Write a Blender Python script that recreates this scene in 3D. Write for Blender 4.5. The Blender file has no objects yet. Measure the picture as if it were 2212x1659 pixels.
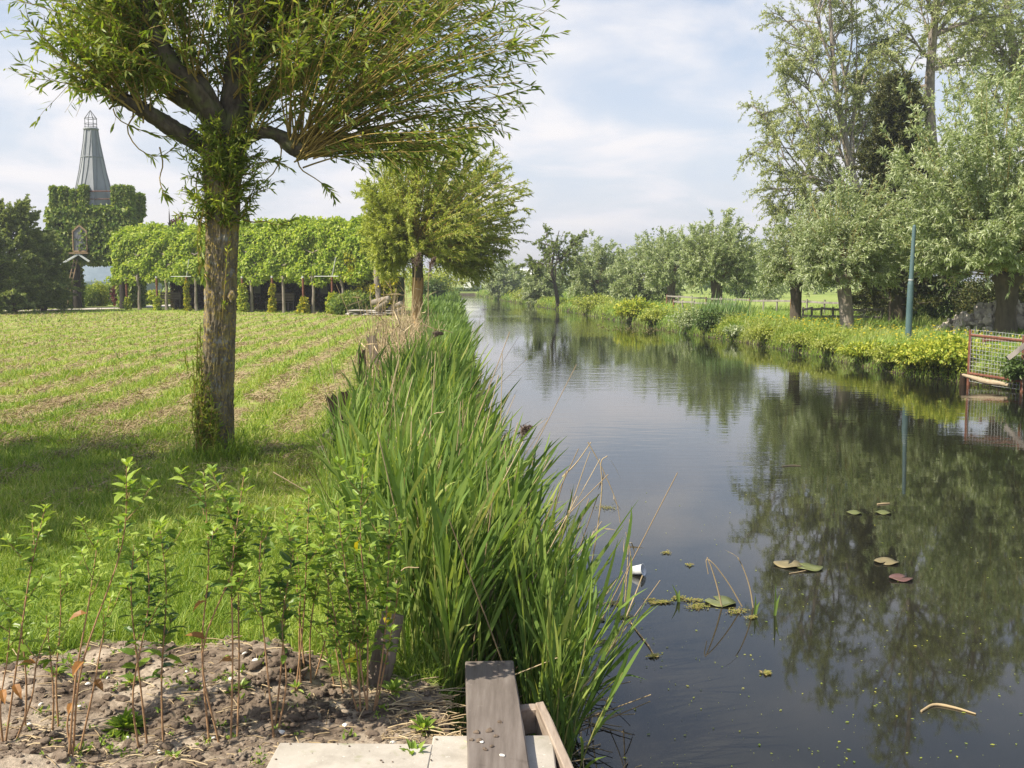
import bpy, bmesh, math, random
import numpy as np
from mathutils import Vector

SEED = 7
rng = np.random.default_rng(SEED)
random.seed(SEED)
sc = bpy.context.scene
COL = sc.collection
R = math.radians

# ------------------------------------------------------------------ camera maths
EYE, PITCH, F = 1.6, R(5.78), 2218.0
CP, SP = math.cos(PITCH), math.sin(PITCH)

def ray(px, py):
    dx, dy = (px - 1106.0) / F, (829.5 - py) / F
    return np.array([dx, CP + dy * SP, -SP + dy * CP])

def G(px, py, z=0.0):
    r = ray(px, py)
    t = (z - EYE) / r[2]
    return np.array([r[0] * t, r[1] * t, z])

def D(px, py, y):
    r = ray(px, py)
    t = y / r[1]
    return np.array([r[0] * t, y, EYE + r[2] * t])

def itp(x, pts):
    xs, ys = zip(*pts)
    return np.interp(x, xs, ys)

WATER = -0.45
LEFT = [(-30, 0.0), (3.44, 0.0), (3.50, -0.22), (4.3, -0.35), (5, -0.6), (6, -0.9), (9, -1.5), (12, -1.75), (16, -1.95), (22, -2.3),
        (32, -2.9), (45, -4.0), (65, -5.4), (85, -6.9), (130, -9.6), (160, -11)]
REED_R = [(4.0, .24), (4.7, .25), (5.6, .04), (6.5, -.2), (8, -.36), (11, -.52), (16, -.85), (22, -1.3), (32, -1.95), (45, -2.5), (65, -3.6), (85, -4.7), (130, -7.2)]
RIGHT = [(-30, 10.6), (8, 10.3), (14, 9.9), (18.5, 9.3), (20.1, 8.95), (22, 8.4), (24, 8.1), (28.3, 8.0), (33.4, 7.5), (39, 6.55), (49.7, 5.3), (67.5, 3.4), (103, -1.1), (130, -4.2), (160, -7)]
SOIL_EDGE = [(-6, 3.2), (-2.6, 3.5), (-2.1, 4.1), (-1.8, 4.4), (-1.2, 4.35), (-.8, 4.15), (-.55, 4.0), (-.2, 3.95), (3, 3.9)]

# ------------------------------------------------------------------ noise
def _h(ix, iy, iz):
    n = (ix.astype(np.int64) * 374761393 + iy.astype(np.int64) * 668265263 + iz.astype(np.int64) * 2147483647) & 0x7fffffff
    n = ((n ^ (n >> 13)) * 1274126177) & 0x7fffffff
    return ((n ^ (n >> 16)) & 0xffff) / 65535.0

def vnoise(x, y, z):
    x, y, z = np.broadcast_arrays(np.asarray(x, float), np.asarray(y, float), np.asarray(z, float))
    ix, iy, iz = np.floor(x), np.floor(y), np.floor(z)
    fx, fy, fz = x - ix, y - iy, z - iz
    fx, fy, fz = (f * f * (3 - 2 * f) for f in (fx, fy, fz))
    out = 0
    for a in (0, 1):
        for b in (0, 1):
            for c in (0, 1):
                w = (fx if a else 1 - fx) * (fy if b else 1 - fy) * (fz if c else 1 - fz)
                out = out + w * _h(ix + a, iy + b, iz + c)
    return out

def fbm(x, y, z, o=4):
    s, a, t = 0, 1.0, 0
    for i in range(o):
        k = 2.0 ** i
        s = s + a * vnoise(x * k + 17.3 * i, y * k + 3.1 * i, z * k)
        t += a
        a *= .5
    return s / t

def soil_mask(x, y):
    e = itp(x, SOIL_EDGE) + .35 * (fbm(x * 3.1, y * 3.1, 0 * x + 2) - .5)
    return np.clip((e - y) / .12 + .5, 0, 1)

def gz(x, y):
    """Height of the ground."""
    x, y = np.broadcast_arrays(np.asarray(x, float), np.asarray(y, float))
    l, r = itp(y, LEFT), itp(y, RIGHT)
    z = .03 * (fbm(x * .5, y * .5, 0 * x + 5, 3) - .5) * np.clip(np.abs(y) / 6, 0, 1)
    s = soil_mask(x, y)
    lump = .13 * (fbm(x * 2.6, y * 2.6, 0 * x + 9, 4) - .42) + .07 * (fbm(x * 5.5, y * 5.5, 0 * x + 1, 6) - .5)
    bump = .06 * np.exp(-(((x + 1.25) / .55) ** 2 + ((y - 4.15) / .25) ** 2)) + .05 * np.exp(-(((x + .95) / .2) ** 2 + ((y - 3.95) / .16) ** 2))
    z = z + s * (lump + bump) * np.clip((-.28 - x) / .2, 0, 1) * np.maximum(np.clip((y - 3.45) / .15, .12, 1), np.clip((-.86 - x) / .15, .12, 1))
    # the banks: down to the bed of the canal
    near = np.where(y < 3.48, .06, .5)
    tl = np.clip((x - l) / near, 0, 1)
    tr = np.clip((r + .75 - x) / .9, 0, 1)
    zl = z * (1 - tl) - .95 * tl * (2 - tl) / 1.0
    zr = z * (1 - tr) - .75 * tr * tr * (3 - 2 * tr)
    mid = (l + r) / 2
    zz = np.where(x < mid, zl, zr)
    end = np.clip((y - 139) / 1.5, 0, 1)
    return zz * (1 - end) + z * end

# ------------------------------------------------------------------ mesh building
class MB:
    def __init__(s):
        s.v, s.f, s.r, s.m, s.sm, s.n = [], [], [], [], [], 0

    def add(s, v, f, r=0.5, mi=0, smooth=False):
        v = np.asarray(v, np.float32).reshape(-1, 3)
        f = np.asarray(f, np.int64)
        if len(f) == 0:
            return
        s.v.append(v)
        s.f.append(f + s.n)
        s.r.append(np.broadcast_to(np.asarray(r, np.float32), (len(f),)))
        s.m.append(np.full(len(f), mi, np.int32))
        s.sm.append(np.full(len(f), smooth, bool))
        s.n += len(v)

    def build(s, name, mats, parent=None):
        me = bpy.data.meshes.new(name)
        v = np.concatenate(s.v) if s.v else np.zeros((0, 3), np.float32)
        p = parent
        while p is not None:                       # meshes are made in world coordinates
            v = v - np.array(p.location, np.float32)
            p = p.parent
        loops = np.concatenate([f.reshape(-1) for f in s.f])
        tot = np.concatenate([np.full(len(f), f.shape[1], np.int32) for f in s.f])
        st = np.concatenate([[0], np.cumsum(tot)[:-1]]).astype(np.int32)
        me.vertices.add(len(v))
        me.vertices.foreach_set('co', v.reshape(-1))
        me.loops.add(len(loops))
        me.loops.foreach_set('vertex_index', loops.astype(np.int32))
        me.polygons.add(len(tot))
        me.polygons.foreach_set('loop_start', st)
        me.polygons.foreach_set('loop_total', tot)
        me.polygons.foreach_set('material_index', np.concatenate(s.m))
        me.polygons.foreach_set('use_smooth', np.concatenate(s.sm))
        a = me.attributes.new('rnd', 'FLOAT', 'FACE')
        a.data.foreach_set('value', np.ascontiguousarray(np.concatenate(s.r), np.float32))
        me.update(calc_edges=True)
        for m in (mats if isinstance(mats, (list, tuple)) else [mats]):
            me.materials.append(m)
        o = bpy.data.objects.new(name, me)
        COL.objects.link(o)
        if parent is not None:
            o.parent = parent
        return o

def nrm(a):
    return a / np.maximum(np.linalg.norm(a, axis=-1, keepdims=True), 1e-9)

def ribbons(mb, P, W, side, r=0.5, mi=0, fold=0.0):
    """N ribbons of K points; W half widths."""
    P = np.asarray(P, float)
    N, K = P.shape[:2]
    W = np.broadcast_to(W, (N, K))[..., None]
    S = nrm(np.broadcast_to(np.asarray(side, float)[:, None, :], P.shape))
    V = np.stack([P - S * W, P + S * W], 2)              # N,K,2,3
    idx = np.arange(N * K * 2).reshape(N, K, 2)
    f = np.stack([idx[:, :-1, 0], idx[:, :-1, 1], idx[:, 1:, 1], idx[:, 1:, 0]], -1).reshape(-1, 4)
    rr = np.repeat(np.broadcast_to(r, (N,)), K - 1)
    mb.add(V, f, rr, mi)

def tubes(mb, P, Rr, S=5, r=0.5, mi=0, cap=True):
    P = np.asarray(P, float)
    N, K = P.shape[:2]
    Rr = np.broadcast_to(np.asarray(Rr, float), (N, K))
    T = np.empty_like(P)
    T[:, 1:-1] = P[:, 2:] - P[:, :-2]
    T[:, 0] = P[:, 1] - P[:, 0]
    T[:, -1] = P[:, -1] - P[:, -2]
    T = nrm(T)
    ref = np.where(np.abs(T[:, :1, 2:3]) > .8, np.array([1.0, 0.13, 0]), np.array([.1, 0.07, 1.0]))
    A = nrm(np.cross(T, np.broadcast_to(ref, T.shape)))
    B = np.cross(T, A)
    ang = np.arange(S) / S * 2 * math.pi
    V = P[:, :, None] + Rr[:, :, None, None] * (A[:, :, None] * np.cos(ang)[:, None] + B[:, :, None] * np.sin(ang)[:, None])
    idx = np.arange(N * K * S).reshape(N, K, S)
    nx = np.roll(idx, -1, 2)
    f = np.stack([idx[:, :-1], nx[:, :-1], nx[:, 1:], idx[:, 1:]], -1).reshape(-1, 4)
    rr = np.repeat(np.broadcast_to(r, (N,)), (K - 1) * S)
    mb.add(V, f, rr, mi, True)
    if cap:
        for k in (0, K - 1):
            base = mb.n
            c = idx[:, k] if k else idx[:, k][:, ::-1]
            VV = V[:, k] if k else V[:, k][:, ::-1]
            mb.add(VV, np.arange(N * S).reshape(N, S), np.broadcast_to(r, (N,)), mi)

def bend_path(pts, n):
    """Catmull-Rom through pts (each x,y,z,r) resampled to n."""
    p = np.asarray(pts, float)
    q = np.vstack([2 * p[0] - p[1], p, 2 * p[-1] - p[-2]])
    t = np.linspace(0, len(p) - 1 - 1e-6, n)
    i = t.astype(int)
    u = (t - i)[:, None]
    a, b, c, d = q[i], q[i + 1], q[i + 2], q[i + 3]
    return .5 * (2 * b + (c - a) * u + (2 * a - 5 * b + 4 * c - d) * u * u + (3 * b - 3 * c + d - a) * u ** 3)

def limb(mb, pts, n=24, S=14, amp=.012, seed=0., mi=0, fx=9., fz=2.2, closed=True, lump=0.):
    """Rough woody limb or trunk through pts (x,y,z,r)."""
    q = bend_path(pts, n)
    P, Rr = q[:, :3], np.maximum(q[:, 3], .002)
    T = nrm(np.gradient(P, axis=0))
    ref = np.array([1, .1, 0]) if abs(T[0, 2]) > .6 else np.array([.1, .05, 1.])
    A = nrm(np.cross(T, ref))
    B = np.cross(T, A)
    ang = np.arange(S) / S * 2 * math.pi
    c, s = np.cos(ang), np.sin(ang)
    L = np.concatenate([[0], np.cumsum(np.linalg.norm(np.diff(P, axis=0), axis=1))])
    rr = Rr[:, None]
    n1 = fbm(c[None] * rr * fx * 2 + seed, s[None] * rr * fx * 2 + 3, L[:, None] * fz + seed, 3)
    rid = 1 - 2 * np.abs(fbm(c[None] * rr * fx * 4 + seed, s[None] * rr * fx * 4, L[:, None] * fz * 2.2, 3) - .5) * 2
    rad = rr + amp * (rid - .6) + lump * (n1 - .5) * rr * 2
    V = P[:, None] + rad[..., None] * (A[:, None] * c[None, :, None] + B[:, None] * s[None, :, None])
    idx = np.arange(n * S).reshape(n, S)
    nx = np.roll(idx, -1, 1)
    f = np.stack([idx[:-1], nx[:-1], nx[1:], idx[1:]], -1).reshape(-1, 4)
    mb.add(V, f, .5, mi, True)
    if closed:
        for k, e in ((0, -1), (n - 1, 1)):
            ring = V[k]
            ctr = ring.mean(0) + T[k] * e * .15 * Rr[k]
            vv = np.vstack([ring, ctr])
            o = np.arange(S)
            fc = np.stack([o, np.roll(o, -1), np.full(S, S)], -1)
            mb.add(vv, fc if e > 0 else fc[:, ::-1], .9, mi)

def leaves(mb, P, Dr, L, W, r, mi=0, up=None, fold=.25, kind='quad', curl=.15):
    """N leaves from P along Dr."""
    P, Dr = np.asarray(P, float), nrm(np.asarray(Dr, float))
    N = len(P)
    L, W = np.broadcast_to(L, (N,))[:, None], np.broadcast_to(W, (N,))[:, None]
    if up is None:
        up = rng.normal(size=(N, 3)) + np.array([0, 0, .9])
    S = nrm(np.cross(Dr, up))
    U = np.cross(S, Dr)
    if kind == 'quad':
        V = np.stack([P, P + Dr * L * .45 + S * W * .5 + U * W * fold, P + Dr * L - U * L * curl, P + Dr * L * .45 - S * W * .5 + U * W * fold], 1)
        f = np.arange(N * 4).reshape(N, 4)
        mb.add(V, f, r, mi)
    elif kind == 'long':
        m1 = P + Dr * L * .28
        m2 = P + Dr * L * .62 - U * L * curl * .4
        V = np.stack([P, m1 - S * W * .42, m1 + S * W * .42, m2 - S * W * .46, m2 + S * W * .46, P + Dr * L - U * L * curl], 1)
        b = np.arange(N)[:, None] * 6
        mb.add(V, np.concatenate([b + np.array([[1, 2, 4, 3]])]), r, mi)
        n0 = mb.n - N * 6
        for tri in ([0, 2, 1], [3, 4, 5]):
            mb.f.append(b + np.array([tri]) + n0)
            mb.r.append(np.broadcast_to(np.asarray(r, np.float32), (N,)))
            mb.m.append(np.full(N, mi, np.int32))
            mb.sm.append(np.zeros(N, bool))
    else:  # broad, with a midrib
        m1 = P + Dr * L * .3
        m2 = P + Dr * L * .68 - U * L * curl * .4
        V = np.stack([P, m1 - S * W * .45 + U * W * fold, m1, m1 + S * W * .45 + U * W * fold,
                      m2 - S * W * .38 + U * W * fold, m2, m2 + S * W * .38 + U * W * fold, P + Dr * L - U * L * curl], 1)
        b = np.arange(N)[:, None] * 8
        mb.add(V, b + np.array([[1, 2, 5, 4]]), r, mi)
        n0 = mb.n - N * 8
        for fc in ([2, 3, 6, 5], [0, 2, 1], [0, 3, 2], [4, 5, 7], [5, 6, 7]):
            mb.f.append(b + np.array([fc]) + n0)
            mb.r.append(np.broadcast_to(np.asarray(r, np.float32), (N,)))
            mb.m.append(np.full(N, mi, np.int32))
            mb.sm.append(np.zeros(N, bool))

def along(P, si, t):
    """Points and tangents on paths P (N,K,3) for path index si at t in 0..1."""
    K = P.shape[1]
    x = np.clip(t, 0, .9999) * (K - 1)
    i = x.astype(int)
    u = (x - i)[:, None]
    a, b = P[si, i], P[si, i + 1]
    return a + (b - a) * u, nrm(b - a)

def box(mb, c, sx, sy, sz, rot=0., r=.5, mi=0, tilt=(0, 0), jit=0.):
    """Box centred at c, bevelled a little."""
    b = min(sx, sy, sz) * .08
    xs = []
    for x in (-1, 1):
        for y in (-1, 1):
            for z in (-1, 1):
                for k in range(3):
                    e = np.array([x * sx / 2, y * sy / 2, z * sz / 2])
                    d = np.array([x, y, z]) * b
                    d[k] = 0
                    xs.append(e - d)
    v = np.array(xs)
    bm = bmesh.new()
    for p in v:
        bm.verts.new(p)
    g = bmesh.ops.convex_hull(bm, input=bm.verts)
    bmesh.ops.recalc_face_normals(bm, faces=bm.faces)
    bm.verts.index_update()
    vv = np.array([p.co[:] for p in bm.verts])
    tr = np.array([[q.index for q in f.verts] for f in bm.faces if len(f.verts) == 3]).reshape(-1, 3)
    qd = np.array([[q.index for q in f.verts] for f in bm.faces if len(f.verts) == 4]).reshape(-1, 4)
    bm.free()
    if jit:
        vv = vv + (rng.random(vv.shape) - .5) * jit
    ax, ay = tilt
    cx, sxn = math.cos(ax), math.sin(ax)
    vv = vv @ np.array([[1, 0, 0], [0, cx, -sxn], [0, sxn, cx]]).T
    cy, syn = math.cos(ay), math.sin(ay)
    vv = vv @ np.array([[cy, 0, syn], [0, 1, 0], [-syn, 0, cy]]).T
    cz, szn = math.cos(rot), math.sin(rot)
    vv = vv @ np.array([[cz, -szn, 0], [szn, cz, 0], [0, 0, 1]]).T
    n0 = mb.n
    mb.add(vv + np.asarray(c, float), tr if len(tr) else qd, r, mi)
    if len(tr) and len(qd):
        mb.f.append(qd + n0)
        mb.r.append(np.full(len(qd), r, np.float32))
        mb.m.append(np.full(len(qd), mi, np.int32))
        mb.sm.append(np.zeros(len(qd), bool))

def beam(mb, p0, p1, w, h, r=.5, mi=0, seg=1, jit=0., spin=0.):
    """Sawn timber or bar from p0 to p1, w wide and h thick."""
    p0, p1 = np.asarray(p0, float), np.asarray(p1, float)
    t = nrm(p1 - p0)
    ref = np.array([0, 0, 1.]) if abs(t[2]) < .9 else np.array([0, 1., 0])
    a = nrm(np.cross(t, ref))
    b = np.cross(a, t)
    a, b = a * math.cos(spin) + b * math.sin(spin), b * math.cos(spin) - a * math.sin(spin)
    e = .12 * min(w, h)
    prof = [(-w / 2 + e, -h / 2), (w / 2 - e, -h / 2), (w / 2, -h / 2 + e), (w / 2, h / 2 - e), (w / 2 - e, h / 2), (-w / 2 + e, h / 2), (-w / 2, h / 2 - e), (-w / 2, -h / 2 + e)]
    V = []
    for k in range(seg + 1):
        c = p0 + (p1 - p0) * k / seg
        for x, y in prof:
            V.append(c + a * x + b * y + (rng.random(3) - .5) * jit)
    V = np.array(V)
    idx = np.arange(8 * (seg + 1)).reshape(seg + 1, 8)
    nx = np.roll(idx, -1, 1)
    f = np.stack([idx[:-1], idx[1:], nx[1:], nx[:-1]], -1).reshape(-1, 4)
    mb.add(V, f, r, mi)
    mb.add(V[:8], [list(range(8))], r, mi)
    mb.add(V[-8:], [list(range(8))[::-1]], r, mi)

def _ico(sub):
    bm = bmesh.new()
    bmesh.ops.create_icosphere(bm, subdivisions=sub, radius=1)
    v = np.array([p.co[:] for p in bm.verts])
    f = np.array([[q.index for q in x.verts] for x in bm.faces])
    bm.free()
    return v, f
ICO = {k: _ico(k) for k in (1, 2, 3)}

def rock(mb, c, s, sub=2, seed=None, rough=.45, r=.5, mi=0, smooth=False, cut=True):
    v, f = ICO[sub]
    sd = rng.random() * 100 if seed is None else seed
    d = 1 + rough * (fbm(v[:, 0] * 1.3 + sd, v[:, 1] * 1.3, v[:, 2] * 1.3, 3) - .5) * 2
    v = v * d[:, None]
    if cut:
        for _ in range(4):
            n = nrm(rng.normal(size=3))
            h = .55 + .3 * rng.random()
            dd = v @ n - h
            v = v - np.where(dd > 0, dd, 0)[:, None] * n
    a = rng.random() * 6.28
    ca, sa = math.cos(a), math.sin(a)
    v = v * np.asarray(s, float)
    v = v @ np.array([[ca, -sa, 0], [sa, ca, 0], [0, 0, 1]]).T
    mb.add(v + np.asarray(c, float), f, r, mi, smooth)

# ------------------------------------------------------------------ objects
def tag(o, label, cat, group=None, kind=None):
    if label:
        o['label'] = label
    if cat:
        o['category'] = cat
    if group:
        o['group'] = group
    if kind:
        o['kind'] = kind
    return o

def thing(name, label, cat, loc, group=None):
    o = bpy.data.objects.new(name, None)
    COL.objects.link(o)
    o.empty_display_size = .2
    o.location = [float(a) for a in loc]
    return tag(o, label, cat, group)

def stuff(name, mb, mats, label, cat):
    return tag(mb.build(name, mats), label, cat, None, 'stuff')

# ------------------------------------------------------------------ materials
def mat(name):
    m = bpy.data.materials.new(name)
    m.use_nodes = True
    nt = m.node_tree
    nt.nodes.clear()
    return m, nt

def N(nt, t, **k):
    n = nt.nodes.new(t)
    for a, b in k.items():
        if a == 'ins':
            for i, v in b.items():
                n.inputs[i].default_value = v
        else:
            setattr(n, a, b)
    return n

def ramp(nt, stops):
    n = nt.nodes.new('ShaderNodeValToRGB')
    e = n.color_ramp.elements
    while len(e) < len(stops):
        e.new(.5)
    for i, (p, c) in enumerate(stops):
        e[i].position = p
        e[i].color = (*c, 1) if len(c) == 3 else c
    return n

def leaf_mat(name, cols, tr=.4, rough=.45, trcol=(1.25, 1.25, .55), spec=.35):
    m, nt = mat(name)
    L = nt.links.new
    at = N(nt, 'ShaderNodeAttribute', attribute_name='rnd')
    rp = ramp(nt, [(i / max(1, len(cols) - 1), c) for i, c in enumerate(cols)])
    L(at.outputs['Fac'], rp.inputs[0])
    pb = N(nt, 'ShaderNodeBsdfPrincipled', ins={'Roughness': rough, 'Specular IOR Level': spec})
    L(rp.outputs[0], pb.inputs['Base Color'])
    mx = N(nt, 'ShaderNodeMix', data_type='RGBA', blend_type='MULTIPLY', ins={0: 1.0})
    L(rp.outputs[0], mx.inputs[6])
    mx.inputs[7].default_value = (*trcol, 1)
    tl = N(nt, 'ShaderNodeBsdfTranslucent')
    L(mx.outputs[2], tl.inputs[0])
    ms = N(nt, 'ShaderNodeMixShader', ins={0: tr})
    L(pb.outputs[0], ms.inputs[1])
    L(tl.outputs[0], ms.inputs[2])
    out = N(nt, 'ShaderNodeOutputMaterial')
    L(ms.outputs[0], out.inputs[0])
    return m

def rough_mat(name, cols, scale=8, stretch=(1, 1, 1), detail=6, rough=.85, bump=.4, bdist=.02, extra=None, spec=.25, metal=0., contrast=(.25, .75), bscale=None):
    """Noise-coloured rough surface; extra = (colour, scale, lo, hi) patches on top."""
    m, nt = mat(name)
    L = nt.links.new
    tc = N(nt, 'ShaderNodeTexCoord')
    mp = N(nt, 'ShaderNodeMapping')
    mp.inputs['Scale'].default_value = stretch
    L(tc.outputs['Object'], mp.inputs[0])
    no = N(nt, 'ShaderNodeTexNoise', ins={'Scale': scale, 'Detail': detail, 'Roughness': .65})
    L(mp.outputs[0], no.inputs[0])
    n = len(cols)
    rp = ramp(nt, [(contrast[0] + (contrast[1] - contrast[0]) * i / max(1, n - 1), c) for i, c in enumerate(cols)])
    L(no.outputs[0], rp.inputs[0])
    col = rp.outputs[0]
    for ex in (extra or []):
        c, s, lo, hi = ex
        n2 = N(nt, 'ShaderNodeTexNoise', ins={'Scale': s, 'Detail': 5, 'Roughness': .6})
        L(tc.outputs['Object'], n2.inputs[0])
        r2 = ramp(nt, [(lo, (0, 0, 0)), (hi, (1, 1, 1))])
        L(n2.outputs[0], r2.inputs[0])
        mx = N(nt, 'ShaderNodeMix', data_type='RGBA')
        L(r2.outputs[0], mx.inputs[0])
        L(col, mx.inputs[6])
        mx.inputs[7].default_value = (*c, 1)
        col = mx.outputs[2]
    pb = N(nt, 'ShaderNodeBsdfPrincipled', ins={'Roughness': rough, 'Specular IOR Level': spec, 'Metallic': metal})
    L(col, pb.inputs['Base Color'])
    b = N(nt, 'ShaderNodeBump', ins={'Strength': bump, 'Distance': bdist})
    if bscale:
        n3 = N(nt, 'ShaderNodeTexNoise', ins={'Scale': bscale, 'Detail': 6, 'Roughness': .65})
        L(mp.outputs[0], n3.inputs[0])
        L(n3.outputs[0], b.inputs['Height'])
    else:
        L(no.outputs[0], b.inputs['Height'])
    L(b.outputs[0], pb.inputs['Normal'])
    out = N(nt, 'ShaderNodeOutputMaterial')
    L(pb.outputs[0], out.inputs[0])
    return m

M = {}
M['leaf_main'] = leaf_mat('leaf_main', [(.085, .145, .018), (.155, .23, .03), (.25, .32, .05), (.38, .42, .11)], .5)
M['leaf_mid'] = leaf_mat('leaf_mid', [(.19, .24, .04), (.30, .36, .07), (.42, .47, .12), (.54, .56, .21)], .5)
M['leaf_silver'] = leaf_mat('leaf_silver', [(.16, .22, .075), (.27, .335, .14), (.41, .47, .27), (.66, .70, .54)], .42, .5, (1.1, 1.15, .6))
M['leaf_tall'] = leaf_mat('leaf_tall', [(.20, .245, .09), (.31, .36, .14), (.42, .46, .23), (.56, .59, .38)], .38)
M['leaf_alder'] = leaf_mat('leaf_alder', [(.12, .17, .04), (.19, .25, .065), (.28, .33, .11)], .45)
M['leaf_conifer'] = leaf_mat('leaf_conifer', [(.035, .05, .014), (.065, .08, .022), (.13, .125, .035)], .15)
M['leaf_maple'] = leaf_mat('leaf_maple', [(.10, .145, .04), (.17, .22, .07), (.25, .30, .105), (.34, .38, .16)], .42)
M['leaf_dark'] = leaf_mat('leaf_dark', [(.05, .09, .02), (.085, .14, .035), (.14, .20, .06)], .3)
M['leaf_lime'] = leaf_mat('leaf_lime', [(.15, .24, .03), (.28, .39, .045), (.41, .51, .08), (.57, .62, .18)], .45)
M['leaf_ivy'] = leaf_mat('leaf_ivy', [(.085, .15, .03), (.16, .24, .045), (.25, .33, .07), (.36, .40, .12)], .4)
M['leaf_gold'] = leaf_mat('leaf_gold', [(.16, .22, .02), (.35, .36, .03), (.60, .50, .04)], .3)
M['leaf_yell'] = leaf_mat('leaf_yell', [(.16, .24, .03), (.28, .36, .045), (.45, .50, .07), (.62, .60, .12)], .4)
M['leaf_red'] = leaf_mat('leaf_red', [(.07, .02, .025), (.14, .035, .035), (.2, .07, .05)], .3, trcol=(1.3, .8, .7))
M['leaf_beech'] = leaf_mat('leaf_beech', [(.035, .035, .012), (.07, .045, .018), (.06, .08, .02), (.15, .07, .03)], .25)
M['leaf_privet'] = leaf_mat('leaf_privet', [(.10, .18, .03), (.19, .30, .045), (.31, .43, .08), (.45, .55, .15)], .45, .38)
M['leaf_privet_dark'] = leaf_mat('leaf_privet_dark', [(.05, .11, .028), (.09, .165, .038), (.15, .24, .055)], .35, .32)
M['leaf_brown'] = leaf_mat('leaf_brown', [(.25, .12, .04), (.4, .2, .07)], .3)
M['leaf_yellow'] = leaf_mat('leaf_yellow', [(.6, .5, .03), (.7, .6, .05)], .3)
M['reed'] = leaf_mat('reed', [(.065, .12, .03), (.115, .20, .045), (.18, .28, .065), (.25, .35, .085), (.34, .41, .11), (.46, .42, .18)], .42, .55, spec=.2)
M['reed_far'] = leaf_mat('reed_far', [(.12, .21, .05), (.19, .29, .075), (.28, .38, .12)], .42)
M['reed_blue'] = leaf_mat('reed_blue', [(.12, .22, .075), (.18, .29, .11), (.25, .35, .14)], .35)
M['dry'] = leaf_mat('dry', [(.26, .19, .11), (.44, .34, .2), (.62, .51, .33)], .15, .7, (1, .9, .7))
M['plume'] = leaf_mat('plume', [(.16, .12, .10), (.27, .21, .17)], .35, .8, (1, .9, .8))
M['grass'] = leaf_mat('grass', [(.115, .20, .027), (.20, .31, .04), (.305, .405, .065), (.43, .465, .13), (.52, .46, .25)], .35, .5, (1.2, 1.2, .5))
M['meadow'] = leaf_mat('meadow', [(.11, .21, .035), (.19, .31, .05), (.28, .38, .085), (.38, .41, .16)], .38)
M['hay'] = leaf_mat('hay', [(.13, .09, .055), (.27, .20, .12), (.44, .35, .21), (.33, .29, .13)], .1, .8, (1, .9, .6))
M['flower'] = leaf_mat('flower', [(.75, .58, .02), (.85, .72, .08)], .3, .5, (1, 1, .6))
M['twig'] = rough_mat('twig', [(.20, .15, .05), (.33, .26, .09)], 20, rough=.7, bump=.1)
M['twig_olive'] = rough_mat('twig_olive', [(.24, .17, .05), (.40, .30, .09)], 20, rough=.6, bump=.1)
M['stem'] = rough_mat('stem', [(.22, .12, .06), (.42, .27, .15)], 30, rough=.7, bump=.1)
M['bark_main'] = rough_mat('bark_main', [(.07, .055, .038), (.20, .165, .115), (.34, .285, .205)], 30, (1, 1, .22), 8, .9, 1.0, .02,
                           [((.36, .30, .10), 9, .50, .72), ((.36, .36, .34), 11, .56, .72), ((.46, .34, .07), 38, .54, .64)])
M['bark_up'] = rough_mat('bark_up', [(.035, .03, .025), (.09, .075, .055), (.16, .14, .1)], 18, (1, 1, .4), 8, .9, .8, .015, [((.12, .14, .05), 7, .5, .7)])
M['bark_grey'] = rough_mat('bark_grey', [(.10, .085, .07), (.22, .19, .16), (.36, .32, .28)], 9, (1, 1, .35), 7, .9, .7, .02)
M['bark_brown'] = rough_mat('bark_brown', [(.055, .045, .035), (.12, .10, .075)], 9, (1, 1, .35), 7, .9, .7, .02)
M['bark_orange'] = rough_mat('bark_orange', [(.16, .10, .06), (.40, .24, .11), (.52, .33, .17)], 8, (1, 1, .2), 7, .9, .7, .02)
M['cut_wood'] = rough_mat('cut_wood', [(.28, .22, .14), (.42, .35, .25)], 20, rough=.85)
M['old_wood'] = rough_mat('old_wood', [(.06, .045, .035), (.17, .135, .11), (.32, .27, .23)], 14, (1, 1, .15), 7, .9, .7, .01)
M['black_wood'] = rough_mat('black_wood', [(.018, .011, .007), (.045, .028, .018)], 22, (1, 1, .3), 7, .9, .8, .01)
M['plank'] = rough_mat('plank', [(.085, .070, .062), (.15, .128, .115), (.22, .195, .18)], 26, (1, .07, 1), 8, .85, .35, .004,
                       [((.30, .27, .24), 7, .62, .72), ((.05, .04, .035), 4, .62, .75)])
M['board'] = rough_mat('board', [(.14, .10, .08), (.33, .27, .22), (.42, .37, .32)], 24, (1, .1, 1), 7, .85, .35, .004)
M['concrete'] = rough_mat('concrete', [(.29, .265, .23), (.41, .38, .34), (.50, .475, .43)], 9, (1, 1, 1), 9, .9, .3, .003,
                          [((.22, .20, .16), 4.5, .50, .72), ((.24, .25, .15), 11, .60, .74), ((.62, .6, .56), 60, .66, .70), ((.17, .15, .13), 45, .70, .74)], bscale=160)
M['clod'] = rough_mat('clod', [(.05, .037, .027), (.15, .115, .088), (.31, .255, .20)], 4, (1, 1, 1), 8, .95, .7, .01, bscale=60)
M['shell'] = rough_mat('shell', [(.62, .6, .56), (.8, .78, .74)], 20, rough=.5, bump=.1)
M['stone'] = rough_mat('stone', [(.32, .28, .24), (.47, .43, .38), (.62, .57, .52)], 2.2, (1, 1, 1), 7, .9, .5, .03, bscale=14)
M['slate'] = rough_mat('slate', [(.26, .24, .22), (.44, .42, .39)], 3, rough=.85, bump=.4, bscale=20)
M['rust'] = rough_mat('rust', [(.07, .032, .022), (.16, .065, .04), (.24, .12, .08)], 14, rough=.8, bump=.25, bdist=.004)
M['galv'] = rough_mat('galv', [(.38, .40, .40), (.55, .57, .57)], 12, rough=.5, bump=.05, metal=.3, spec=.5)
M['spire'] = rough_mat('spire', [(.20, .215, .245), (.265, .285, .315), (.33, .35, .38)], 1.2, (1, 1, .3), 5, .6, .15, .02)
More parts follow.
